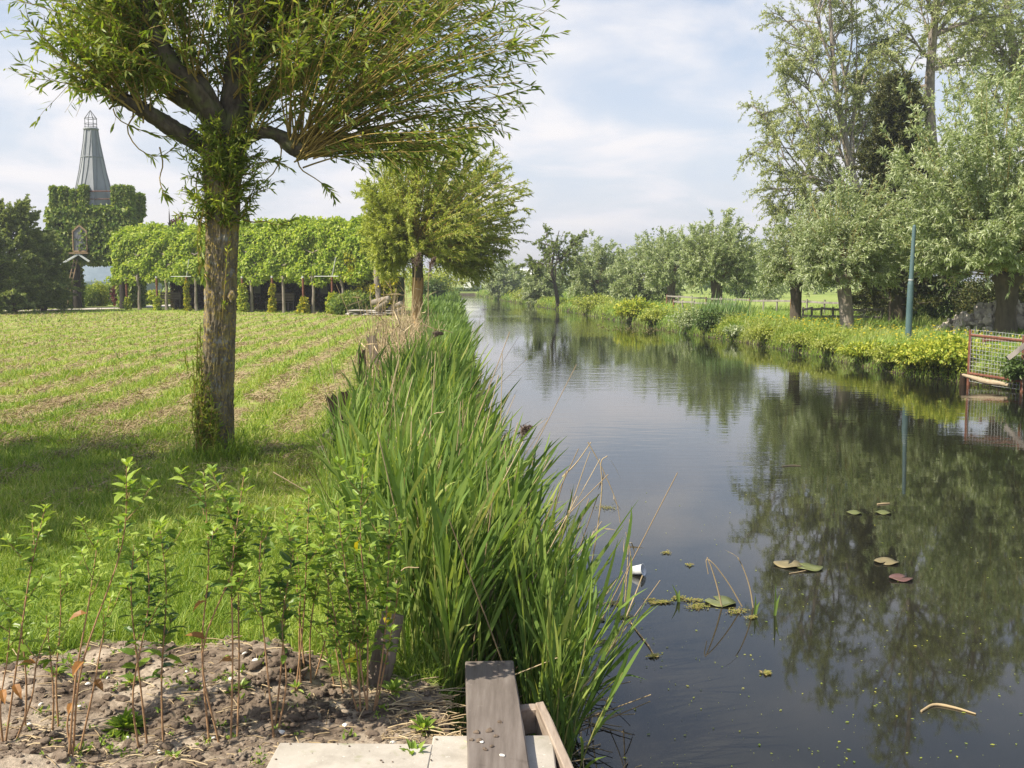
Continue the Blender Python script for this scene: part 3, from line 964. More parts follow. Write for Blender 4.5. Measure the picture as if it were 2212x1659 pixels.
# ---- second willow on the left bank
def mid_tree():
    base = G(905, 722)
    t = thing('pollard_willow', 'bushy yellow-green pollard willow with split orange trunk on the left bank', 'tree', base)
    Y = base[1]
    W = lambda px, py, dy=0.: D(px, py, Y + dy)
    mb = MB()
    limb(mb, [(*(base - [0, 0, .3]), .24), (*W(903, 690), .185), (*W(902, 640), .16), (*W(903, 600), .17)], 20, 18, .02, 4, lump=.3)
    mb.build('trunk', M['bark_orange'], t)
    mb = MB()
    limb(mb, [(*W(903, 606), .165), (*W(902, 570), .16), (*W(900, 545), .2), (*W(898, 525), .13)], 12, 16, .02, 5, lump=.35)
    for px, py, dy in ((880, 500, .2), (925, 500, -.1), (895, 480, .3), (950, 520, .1), (870, 525, -.2)):
        limb(mb, [(*W(900, 545), .09), (*(W(px, py, dy) * .5 + W(900, 540) * .5), .07), (*W(px, py, dy), .04)], 8, 8, .008, px)
    mb.build('pollard_head', M['bark_brown'], t)
    n = 360
    ang = R(1) * (-26 + 236 * rng.random(n))
    az = .55 * rng.normal(size=n)
    d = nrm(np.stack([np.cos(ang) * np.cos(az), np.sin(az), np.sin(ang) * np.cos(az)], 1))
    cx = np.cos(ang)
    L = np.interp(np.degrees(ang), [-38, 0, 30, 60, 90, 120, 150, 180, 218], [1.1, 2.3, 3.3, 3.8, 3.7, 2.9, 1.9, 1.25, 1.0]) * (.78 + .27 * rng.random(n))
    P = shoots(W(900, 535) + d * .22 + rng.normal(size=(n, 3)) * .05, n, d, L, .18, .08, 10, .03)
    T = side_twigs(P, 7, .22, .98, (.3, .8), wind=.3, droop=.15)
    mw = MB()
    tubes(mw, P, np.linspace(.02, .006, 10), 4, cap=False)
    mw.build('shoots', M['twig_olive'], t)
    mc = MB()
    leaf_on(mc, P, 100, .12, .12, .03, 'quad', .6, .2)
    leaf_on(mc, T, 32, .05, .12, .03, 'quad', .6, .2)
    mc.build('crown', M['leaf_mid'], t)
mid_tree()

# ---- right bank: pollards
def on_r(px, py):
    g = G(px, py)
    return (g[0], g[1])
pollard('broad pollard willow behind the rusty mesh panel at the right edge', on_r(2170, 734), 1.65, .27, 270, (4.2, 6.6), 82, 'leaf_silver', .16, .042, 90, 11, 24, .12, .0, bark='bark_brown', twl=(.4, .9), zsq=1.0, head=1.5, lat=.5)
pollard('windswept silver pollard willow with pale bare trunk beside the teal pole', on_r(1830, 722), 1.75, .2, 170, (2.0, 3.1), 100, 'leaf_silver', .14, .036, 50, 8, 17, .3, .02, bark='bark_grey', twl=(.35, .8), lean=(-.15, 0), zsq=1.0, lat=.55)
pollard('smaller pollard willow with dark trunk next to the pale-trunked one', on_r(1718, 705), 1.65, .19, 120, (1.6, 2.5), 105, 'leaf_silver', .14, .038, 44, 7, 15, .2, .06, bark='bark_brown', zsq=1.0, lat=.5, twl=(.3, .6))
pollard('round pollard willow standing alone before the pasture fence', on_r(1548, 671), 1.8, .30, 170, (2.3, 3.2), 105, 'leaf_silver', .19, .055, 44, 8, 15, .1, .06, bark='bark_brown', zsq=1.0, lat=.62)
rowg = 'pollard willows along the far right bank'
pollard('dark-stemmed pollard willow at the near end of the merged far row', on_r(1450, 661), 1.7, .26, 110, (2.4, 3.4), 100, 'leaf_silver', .21, .06, 36, 8, 14, .1, .06, group=rowg, zsq=1.0, lat=.45)
pollard('wide pollard willow in the merged far row, its branches reaching the ground', on_r(1392, 657), 1.2, .26, 150, (2.6, 3.8), 125, 'leaf_silver', .22, .07, 40, 8, 15, .2, .12, group=rowg, zsq=1.0, lat=.74)
pollard('pale pollard willow of the merged far row next to the thin alder', on_r(1290, 652), 1.3, .26, 140, (2.6, 3.8), 125, 'leaf_silver', .23, .075, 40, 8, 15, .2, .12, group=rowg, zsq=1.0, lat=.72)
pollard('low grey-green willow shrub left of the thin alder', on_r(1168, 648), .5, .2, 110, (1.9, 2.6), 110, 'leaf_silver', .25, .08, 40, 7, 14, .2, .12, name='willow_shrub', cat='shrub', lat=.62)
pollard('farthest rounded silver willow near the white building', on_r(1088, 638), .8, .2, 100, (2.4, 3.2), 110, 'leaf_silver', .32, .11, 36, 7, 14, .1, .12, name='willow_shrub', cat='shrub', lat=.62)

# thin alder
def alder():
    b = G(1206, 655)
    Y = b[1]
    W = lambda px, py, dy=0.: D(px, py, Y + dy)
    path = [(*(b - [0, 0, .2]), .16), (*W(1200, 620), .12), (*W(1192, 580), .09), (*W(1200, 530), .06), (*W(1208, 498), .02)]
    ends = [(1150, 560), (1170, 530), (1180, 510), (1215, 505), (1240, 520), (1250, 515), (1225, 545), (1165, 575), (1130, 572), (1240, 560), (1185, 545), (1215, 600), (1205, 520)]
    lb = [(.3 + .05 * i % .6, W(px, py, rng.normal() * .8), .045) for i, (px, py) in enumerate(ends)]
    branching('thin open-crowned alder leaning over the far canal bank', b, path, .12, lb, 'leaf_alder', .16, .10, 'alder_tree', bark='bark_brown', tw=7, tper=11, twl=(.35, .8), sub=4, droop=.1, clump=.8)
alder()

# tall willow, its partner, and the conifer in front of them
def tall_trees():
    b = np.array([15.7, 44.0, 0])
    Y = b[1]
    W = lambda px, py, dy=0.: D(px, py, Y + dy)
    path = [(*(b - [0, 0, .2]), .30), (*W(1898, 640), .24), (*W(1885, 560), .21), (*W(1855, 430), .18), (*W(1825, 300), .14), (*W(1800, 130), .09), (*W(1790, -60), .04)]
    ends = [(1640, 240, .5), (1660, 330, -.8), (1690, 180, 1), (1720, 60, -.5), (1700, 400, .6), (1740, 420, -1), (1760, -30, .8), (1730, 250, -1.6), (1800, 20, 1.5), (1850, -20, -.6), (1880, 100, 1.2),
            (1900, 40, -.8), (1690, 290, 1.6), (1770, 150, -1.8), (1830, 190, 1.8), (1870, 250, -1), (1650, 285, -.2), (1740, -110, 0), (1830, -130, .3), (1780, 330, -1.4), (1720, 130, 1.4), (1910, 170, .2), (1760, 500, .2), (1710, 470, .8)]
    lb = [(min(.82, max(.22, .28 + .5 * (430 - py) / 560 + rng.normal() * .06)), W(px, py, dy * .8 if px < 1780 else abs(dy) * .8 + .6), .05 + .02 * rng.random()) for px, py, dy in ends]
    branching('tall airy willow with ascending limbs, leaning left behind the dark conifer', b, path, .3, lb, 'leaf_tall', .15, .042, 'tall_willow', tw=13, tper=25, twl=(.6, 1.4), sub=7, droop=.22, wind=.05, clump=.6)
    b2 = np.array([20.0, 45.0, 0])
    Y = b2[1]
    path = [(*(b2 - [0, 0, .2]), .38), (*W(2040, 560), .32), (*W(2012, 300), .24), (*W(2008, 180), .2), (*W(2018, 60), .16), (*W(2030, -80), .12), (*W(2040, -280), .04)]
    ends = [(1950, 180, .5), (1960, 60, -.5), (2070, 120, .8), (2110, 40, -.5), (2080, -60, .5), (1985, -80, -.8), (1950, -140, .5), (2090, -180, -.6), (2030, -320, .3), (1990, -240, .6), (2140, -60, 1), (2120, -150, -1),
            (1935, 120, -1), (2060, 20, -1.2), (1990, 20, 1.2), (2060, -120, 1.3), (1975, 240, -.2), (2020, -20, -1.4)]
    lb = [(min(.93, max(.42, .45 + .45 * (200 - py) / 480 + rng.normal() * .04)), W(px, py, dy), .08 + .04 * rng.random()) for px, py, dy in ends]
    branching('tallest tree with bare forked trunk rising right of the conifer', b2, path, .38, lb, 'leaf_tall', .16, .046, 'tall_willow', tw=10, tper=22, twl=(.6, 1.5), sub=6, droop=.2, wind=.05, clump=.8)
    b3 = np.array([27.0, 50.0, 0])
    Y = b3[1]
    path = [(*(b3 - [0, 0, .2]), .4), (*W(2260, 500), .33), (*W(2220, 250), .25), (*W(2180, 50), .17), (*W(2170, -180), .06)]
    ends = [(2100, 120, .5), (2140, 40, -.8), (2090, 30, .8), (2220, 60, -1), (2250, 140, .4), (2150, -80, .6), (2210, -140, -.4), (2120, -30, -1.2), (2190, 150, 1), (2270, -40, 0), (2130, 180, -.4), (2180, 100, -1.4), (2160, -160, .2), (2110, 70, 1.5), (2240, 0, 1.4)]
    lb = [(min(.9, max(.35, .5 + .4 * (150 - py) / 400)), W(px, py, dy), .09) for px, py, dy in ends]
    branching('tall tree filling the top right corner behind the broad willow', b3, path, .4, lb, 'leaf_tall', .17, .05, 'tall_willow', tw=11, tper=23, twl=(.6, 1.5), sub=7, droop=.4, wind=.05)
    # conifer
    b = np.array([13.35, 35.6, 0])
    t = thing('conifer', 'dark green conical conifer between the tall pale trees', 'tree', b)
    top = D(1905, 178, b[1])[2]
    mb = MB()
    limb(mb, [(*(b - [0, 0, .2]), .3), (b[0] - .2, b[1], top * .5, .2), (b[0] - .35, b[1], top * .97, .03)], 24, 12, .02, 6, lump=.2)
    n = 190
    h = np.sort(rng.random(n)) ** .9
    rad = np.interp(h, [0, .06, .2, .35, .5, .62, .75, .9, 1.], [2.2, 2.4, 2.3, 2.0, 1.6, 1.3, .95, .55, .06]) * (.7 + .5 * rng.random(n))
    ph = np.arange(n) * 2.399963
    z = .6 + h * (top - .7)
    src = np.stack([b[0] - .35 * h, b[1] + 0 * h, z], 1)
    d = nrm(np.stack([np.cos(ph), np.sin(ph), .1 + .75 * h], 1))
    P = shoots(src, n, d, rad, .04, .05, 7, .02)
    T = side_twigs(P, 12, .2, 1., (.25, .75), spread=.8, K=4, wind=.0, droop=-.15)
    tubes(mb, P, np.linspace(.03, .006, 7), 4, cap=False)
    mb.build('trunk', M['bark_brown'], t)
    mc = MB()
    leaf_on(mc, P, 40, .2, .17, .06, 'quad', .7, .0)
    leaf_on(mc, T, 24, .0, .15, .055, 'quad', .75, -.1)
    mc.build('crown', M['leaf_conifer'], t)
tall_trees()

# dark undergrowth and trees behind the right-hand willows
def bush(label, c, rad, n, ll, lw, lm, name='bush', cat='shrub', group=None, stems=14, kind='quad', shell=.6, lump=.35, sr=.012):
    c = np.array([c[0], c[1], float(gz(c[0], c[1]))]) if len(c) == 2 else np.asarray(c, float)
    t = thing(name, label, cat, c, group)
    rad = np.asarray(rad, float)
    ms = MB()
    d = fib_dirs(stems, .0, 1.15, .1)
    P = shoots(c + d * [.12, .12, 0] * rad[:1], stems, d * rad * [1, 1, 1.6] / 1., np.full(stems, .9), .1, .05, 6, .05)
    tubes(ms, P, np.linspace(sr, sr * .3, 6), 4, cap=False)
    ms.build('stems', M['stem'] if rad[2] < 1 else M['bark_brown'], t)
    mb = MB()
    blob_leaves(mb, c + [0, 0, rad[2] * .85], rad, n, ll, lw, shell, kind, lump, zmin=c[2] + .02)
    blob_leaves(mb, c + [0, 0, rad[2] * .5], rad * [.9, .9, .62], n // 3, ll, lw, shell, kind, lump, zmin=c[2] - .1)
    mb.build('foliage', M[lm], t)
    return t
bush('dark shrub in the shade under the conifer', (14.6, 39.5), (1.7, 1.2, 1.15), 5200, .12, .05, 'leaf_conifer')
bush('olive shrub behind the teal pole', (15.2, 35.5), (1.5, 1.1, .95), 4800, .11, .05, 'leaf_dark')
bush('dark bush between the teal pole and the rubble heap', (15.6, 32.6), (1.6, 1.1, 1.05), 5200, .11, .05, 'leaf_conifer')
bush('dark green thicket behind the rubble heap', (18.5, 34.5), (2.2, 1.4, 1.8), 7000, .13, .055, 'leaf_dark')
#PART3
# ------------------------------------------------------------------ leafy arcade of pleached limes
PA, PB = np.array([-21.9, 56.5]), np.array([-6.6, 48.0])
PDIR = (PB - PA) / np.linalg.norm(PB - PA)
PN = np.array([-PDIR[1], PDIR[0]])          # away from the viewer
PROT = math.atan2(PDIR[1], PDIR[0])

def on_front(px, off=0.):
    """Ground point in the vertical plane of the arcade's front (set back by off) seen at column px."""
    o = PA + PN * off
    dx = (px - 1106.0) / F / CP
    # x = dx*y along the horizon
    s = (dx * o[1] - o[0]) / (PDIR[0] - dx * PDIR[1])
    p = o + PDIR * s
    return p

def arcade():
    px = [308, 366, 430, 490, 548, 617, 680, 745]
    names = ['first pleached lime tree of the arcade, at its tower end', 'pleached lime trunk in front of the left bench', 'thin pleached lime just left of the big willow trunk',
             'pleached lime mostly hidden behind the big willow trunk', 'pleached lime just right of the big willow trunk', 'pleached lime trunk in front of the middle bench',
             'pleached lime with pale crooked trunk right of the rusty middle post', 'last pleached lime of the arcade, by the stacked flat stones']
    ctr = [on_front(p) for p in px]
    ss = [float((c - PA) @ PDIR) for c in ctr]
    edges = [float((on_front(252) - PA) @ PDIR)] + [(a + b) / 2 for a, b in zip(ss[:-1], ss[1:])] + [float((on_front(800) - PA) @ PDIR)]
    for i, (c, s) in enumerate(zip(ctr, ss)):
        b = np.array([c[0], c[1], float(gz(*c))])
        t = thing('lime_tree', names[i], 'tree', b, 'pleached limes of the arcade')
        mb = MB()
        k = rng.normal(size=4) * .025
        limb(mb, [(*(b - [0, 0, .1]), .11), (*(b + [k[0], 0, .5]), .078), (*(b + [k[1], 0, 1.2]), .07), (*(b + [k[2], 0, 1.9]), .066), (*(b + [PN[0] * .8, PN[1] * .8, 3.2]), .05), (*(b + [PN[0] * 1.6, PN[1] * 1.6, 3.9]), .02)], 20, 10, .01, i * 7., lump=.2)
        for sgn in (-1, 1):
            for h in (1.9, 2.5, 3.1):
                e = b + np.array([PDIR[0] * sgn * .8, PDIR[1] * sgn * .8, h + .1])
                limb(mb, [(*(b + [0, 0, h - .2]), .04), (*e, .015)], 5, 6, .004, h)
        mb.build('trunk', M['bark_grey'], t)
        w = edges[i + 1] - edges[i]
        mid = PA + PDIR * (edges[i] + edges[i + 1]) / 2
        mc = MB()
        zt = 4.35 + .12 * rng.random()
        # front face, leaning in a little, then the roof over the walk
        cf = mid + PN * .45
        box_leaves(mc, (cf[0], cf[1], 2.9 + .1 * rng.random()), (w + .3, 1.1, 2.4), int(7500 * w / 1.5), .155, .125, PROT, .45, .35, 'broad', .42, 'xXyzYZ')
        cr = mid + PN * 1.9
        box_leaves(mc, (cr[0], cr[1], zt - .6), (w + .3, 3.3, 1.0), int(4600 * w / 1.5), .165, .13, PROT, .6, .3, 'broad', .4, 'xXyYzZ')
        for k in range(9):
            u, v = (rng.random() - .5) * w, rng.random()
            o = mid + PDIR * u + PN * (-.1 + .25 * rng.random())
            z = 4.25 + .1 * rng.normal() if v < .55 else 1.75 + .12 * rng.normal()
            blob_leaves(mc, (o[0] + PN[0] * .5 * (v < .55), o[1] + PN[1] * .5 * (v < .55), z), (.42, .35, .26), 150, .15, .12, .9, 'broad', .4)
        mc.build('crown', M['leaf_lime'], t)
    # rusty posts with pale brace, climbers growing up them
    posts = [(281, 'post', .62, 'rusty arcade post at the tower end wound with a short yellow-green climber'), (346, 'p', .7, 'rusty arcade post left of the left bench with a yellow-green climber'),
             (410, 'p', 1.5, 'arcade post left of the big willow trunk, its climber golden and slender'), (529, 'p', 1.35, 'arcade post right of the big willow trunk under a broad green climber'),
             (593, 'p', 1.35, 'arcade post by the middle bench with a thin two-tier climber'), (659, 'p', .75, 'bare rusty arcade post with a low brownish climber at its foot'),
             (721, 'p', .95, 'rusty arcade post with pale brace and a rounded climber, by the right bench')]
    for i, (px_, _, ch, lab) in enumerate(posts):
        c = on_front(px_, -.25)
        b = np.array([c[0], c[1], float(gz(*c))])
        t = thing('arcade_post', lab, 'post', b, 'rusty posts of the arcade')
        mb = MB()
        tubes(mb, np.array([[b - [0, 0, .1], b + [0, 0, .9], b + [0, 0, 1.75]]]), .055, 10)
        mb.build('upright', M['rust'], t)
        mb = MB()
        if i not in (2, 6):
            tubes(mb, np.array([[b + [0, 0, 1.70], b + [0, 0, 1.75], b + [0, 0, 1.80]]]), .065, 10)
            mb.build('collar', M['galv'], t)
            mb = MB()
        top = b + [0, 0, 1.7]
        e = top + np.array([PDIR[0] * .35, PDIR[1] * .35, .95]) + np.array([-PN[0], -PN[1], 0]) * .12
        if i in (2, 6):
            tubes(mb, np.array([[top, (top + e) / 2, e]]), .03, 8)
            mb.build('brace', M['galv'], t)
        if i in (2, 6):
            mb = MB()
            a0 = b + np.array([-PDIR[0] * .9, -PDIR[1] * .9, 1.78]) - np.array([PN[0], PN[1], 0]) * .2
            a1 = b + np.array([PDIR[0] * .55, PDIR[1] * .55, 1.78]) - np.array([PN[0], PN[1], 0]) * .2
            tubes(mb, np.array([[a0, (a0 + a1) / 2, a1]]), .018, 6)
            mb.build('crossbar', M['galv'], t)
        golden = i in (2, 4)
        vt = thing('climber', ('golden' if golden else 'brown-tinged' if i == 5 else 'yellow-green') + ' climber ' + ['at the foot of the first arcade post', 'hugging the second arcade post from the tower', 'winding high up the post left of the big trunk',
                   'standing broad on the post right of the big trunk', 'in two tufts on the post by the middle bench', 'low at the foot of the bare rusty post', 'rounded on the post by the right bench'][i], 'climbing plant', b, 'climbers on the arcade posts')
        ms = MB()
        th = np.linspace(0, 9, 18)
        hh = np.linspace(0, ch * .95, 18)
        tubes(ms, np.array([np.stack([b[0] + .07 * np.cos(th), b[1] + .07 * np.sin(th), b[2] + hh], 1)]), .012, 5)
        ms.build('stem', M['stem'], vt)
        mc = MB()
        wd = [.13, .14, .11, .26, .15, .26, .26][i]
        n = int(900 * ch * wd / .2)
        for k in range(6):
            f = (k + .5) / 6
            ww = wd * (1.25 - .75 * f) * (.8 + .4 * rng.random())
            if i == 4 and k == 3:
                continue
            blob_leaves(mc, b + [rng.normal() * .03, -.03, ch * f], (ww, ww, ch / 8), n // 6, .12, .09, .7, 'broad', .3)
        mc.build('foliage', M['leaf_gold'] if golden or i == 5 else M['leaf_yell'], vt)
    # beech hedge closing the walk at the back, with two pointed peepholes
    s0, s1 = float((on_front(385, 3.4) - PA) @ PDIR), float((on_front(800, 3.4) - PA) @ PDIR)
    mid = PA + PDIR * (s0 + s1) / 2 + PN * 3.6
    b = np.array([mid[0], mid[1], 0])
    t = thing('beech_hedge', 'brownish beech hedge shading the back of the leafy arcade', 'hedge', b)
    mb = MB()
    box(mb, (mid[0], mid[1], 1.6), s1 - s0, .5, 3.3, PROT)  # solid dark core added unseen behind the leaves to block light
    mb.build('light_block_core', M['core'], t)
    mb = MB()
    box_leaves(mb, (mid[0], mid[1], 1.65), (s1 - s0 + .3, .8, 3.5), 15000, .16, .11, PROT, .1, .15, 'quad', .1, 'xyX')
    mb.build('foliage', M['leaf_beech'], t)
    for px_, lab in ((560, 'dark pointed arch frame in the hedge right of the big willow trunk'), (703, 'dark pointed arch frame in the hedge left of the right bench')):
        c = on_front(px_, 3.0)
        t = thing('arch_frame', lab, 'frame', (c[0], c[1], 1.0))
        prof = [(-.3, .85), (-.3, 1.35), (-.24, 1.6), (-.12, 1.78), (0, 1.9), (.12, 1.78), (.24, 1.6), (.3, 1.35), (.3, .85)]
        P = np.array([[[c[0] + PDIR[0] * x, c[1] + PDIR[1] * x, z] for x, z in prof + [prof[0]]]])
        mb = MB()
        tubes(mb, P, .055, 6)
        mb.build('surround', M['dark_hut'], t)
        mb = MB()
        V = np.array([[c[0] + PDIR[0] * x + PN[0] * .03, c[1] + PDIR[1] * x + PN[1] * .03, z] for x, z in prof])
        mb.add(V, [list(range(len(V)))])
        mb.build('pane', M['glass_dark'], t)
    # benches
    for px_, lab in ((368, 'wooden bench in the shade at the left end of the arcade'), (608, 'pale wooden bench in the middle of the arcade'), (741, 'wooden bench half hidden by the last climber of the arcade')):
        c = on_front(px_, 2.2)
        t = thing('garden_bench', lab, 'bench', (c[0], c[1], 0), 'benches in the arcade')
        def at(x, y, z):
            return np.array([c[0] + PDIR[0] * x + PN[0] * y, c[1] + PDIR[1] * x + PN[1] * y, z])
        mb = MB()
        for y in (-.2, -.07, .06):
            beam(mb, at(-.8, y, .45), at(.8, y, .45), .11, .035)
        mb.build('seat', M['bench_wood'], t)
        mb = MB()
        for z in (.58, .72, .86):
            beam(mb, at(-.8, .2 + z * .05, z), at(.8, .2 + z * .05, z), .03, .12)
        mb.build('backrest', M['bench_wood'], t)
        for x in (-.75, .75):
            for y, h in ((-.2, .43), (.18, .92)):
                mb = MB()
                beam(mb, at(x, y, 0), at(x, y + (h > .5) * .05, h), .06, .06)
                mb.build('leg', M['bench_wood'], t)
    # dark timber hut post at the tower end, seen under the canopy
    c = on_front(274, 1.2)
    t = thing('dark_post', 'thick dark post under the tower end of the arcade', 'post', (c[0], c[1], 0))
    mb = MB()
    limb(mb, [(c[0], c[1], -.1, .24), (c[0], c[1], .9, .21), (c[0], c[1], 1.95, .2)], 12, 14, .02, 3)
    mb.build('shaft', M['dark_hut'], t)
    c = on_front(262, 1.6)
    # golden ivy at the right-hand end, over a screen of dark posts
    for px_, off, w, h, lab in ((783, .3, .85, 2.6, 'golden-leaved ivy column hanging at the canal end of the arcade'), (845, -.6, .8, 1.75, 'low golden ivy screen behind the stacked logs')):
        c = on_front(px_, off)
        t = thing('golden_ivy', lab, 'climbing plant', (c[0], c[1], 0))
        mb = MB()
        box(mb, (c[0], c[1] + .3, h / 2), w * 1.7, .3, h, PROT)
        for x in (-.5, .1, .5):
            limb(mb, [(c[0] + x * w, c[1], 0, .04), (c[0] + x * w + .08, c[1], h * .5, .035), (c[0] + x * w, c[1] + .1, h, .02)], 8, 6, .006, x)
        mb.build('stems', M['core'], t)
        mc = MB()
        for k in range(13):
            f = (k + .5) / 13
            blob_leaves(mc, (c[0] + rng.normal() * w * .35, c[1] - .05, .2 + h * f), (w * .42, .3, h * .11), 170, .14, .1, .8, 'broad', .3)
        mc.build('foliage', M['leaf_gold'], t)
        mc = MB()
    c = on_front(765, -.5)
    bush('olive ground-cover mound over the flat stones beside the arcade', (c[0], c[1] + .2), (1.15, .7, .55), 3000, .13, .09, 'leaf_ivy', kind='broad')
arcade()

# flat stones, logs and the pale stump at the end of the arcade
def log_heap():
    c0 = on_front(798, -1.3)
    for k in range(9):
        px_ = 765 + (k % 3) * 34 + (k // 3) * 6
        c = on_front(px_, -1.1 + rng.random() * .1)
        mb = MB()
        rock(mb, (c[0], c[1], .05 + .085 * (k // 3)), (.55 + .1 * rng.random(), .28, .05), 2, None, .3)
        tag(mb.build('flat_stone', M['slate']), 'flat grey stone slab in the low stack at the end of the arcade', 'stone', 'flat stones stacked by the arcade')
    logs = [((805, 654), (842, 644), .13, 'thick sawn log lying on top of the stone stack'), ((812, 668), (838, 650), .11, 'short log leaning on the stone stack'),
            ((842, 668), (868, 655), .12, 'broken log lying right of the pale stem'), ((848, 678), (872, 664), .1, 'split log low on the heap near the canal')]
    for (a, b, r, lab) in logs:
        y = 46.2
        p, q = D(a[0], a[1], y), D(b[0], b[1], y - .3)
        t = thing('log', lab, 'log', (p + q) / 2)
        mb = MB()
        limb(mb, [(*p, r), (*((p + q) / 2), r * 1.03), (*q, r * .95)], 10, 12, .012, a[0], closed=False)
        mb.build('bark', M['bark_grey'], t)
        mb = MB()
        tg = nrm(q - p)
        limb(mb, [(*(p - tg * .004), r * .95), (*(q + tg * .004), r * .9)], 2, 12, .002, 1)
        mb.build('sawn_end', M['cut_wood'], t)
    p = G(858, 682)
    mb = MB()
    box(mb, (p[0], p[1] + .1, .22), .5, .3, .46, .2, jit=.03)
    tag(mb.build('stone_block', M['slate']), 'upright pale stone block at the canal end of the log heap', 'stone')
    p = on_front(822, -1.0)
    mb = MB()
    t = thing('tree_stem', 'bare pale tree stem standing among the logs', 'tree', (p[0], p[1], 0))
    limb(mb, [(p[0], p[1], -.05, .2), (p[0] + .02, p[1], .4, .15), (p[0] - .05, p[1], 1.0, .13), (p[0] - .1, p[1], 1.75, .13), (p[0] - .12, p[1], 2.6, .1)], 16, 12, .02, 9, lump=.25)
    mb.build('trunk', M['bark_grey'], t)
log_heap()

# purple-leaved tree tips showing over the arcade
def red_tip(px_, py, off, rad, h, n, lab, fly=0.):
    c = on_front(px_, off)
    y = c[1]
    p = D(px_, py, y)
    t = thing('red_leaved_tree', lab, 'tree', (p[0], y, 0))
    mb = MB()
    limb(mb, [(p[0], y, -.1, .12), (p[0] + .05, y, p[2] * .5, .09), (p[0], y, p[2] - .1, .04), (p[0], y, p[2] + rad[2] * .8, .01)], 14, 8, .01, 2)
    d = fib_dirs(16, .3, 1.5)
    P = shoots(np.tile(p - [0, 0, rad[2] * .5], (16, 1)), 16, d * rad, np.full(16, .9), .35 + fly, .0, 5, .05)
    tubes(mb, P, np.linspace(.02, .006, 5), 4, cap=False)
    mb.build('trunk', M['bark_brown'], t)
    mc = MB()
    leaf_on(mc, P, n // 16, .2, .17, .08, 'quad', .6, .1)
    mc.build('crown', M['leaf_red'], t)
red_tip(366, 474, 5., np.array([.35, .35, .8]), 5, 260, 'wispy purple tree tip blown sideways above the arcade', 1.1)
red_tip(695, 492, 5., np.array([1.0, .6, .55]), 5, 700, 'dark red tree top just showing over the arcade')
bush('red-leaved shrub beyond the opening next to the tower', D(258, 640, 63.2)[:2], (.45, .4, 1.0), 900, .16, .1, 'leaf_red')
bush('clipped light green cone shrub seen through the tower gate', D(214, 640, 63.6)[:2], (.55, .5, .85), 1500, .12, .07, 'leaf_yell')
bush('dark rounded shrub seen through the tower gate', D(192, 640, 62.8)[:2], (.6, .5, .7), 1300, .12, .07, 'leaf_ivy')
bush('sunlit yellow-green hedge beyond the tower end of the arcade', on_front(320, 9), (2.8, .6, .45), 3000, .16, .1, 'leaf_yell')

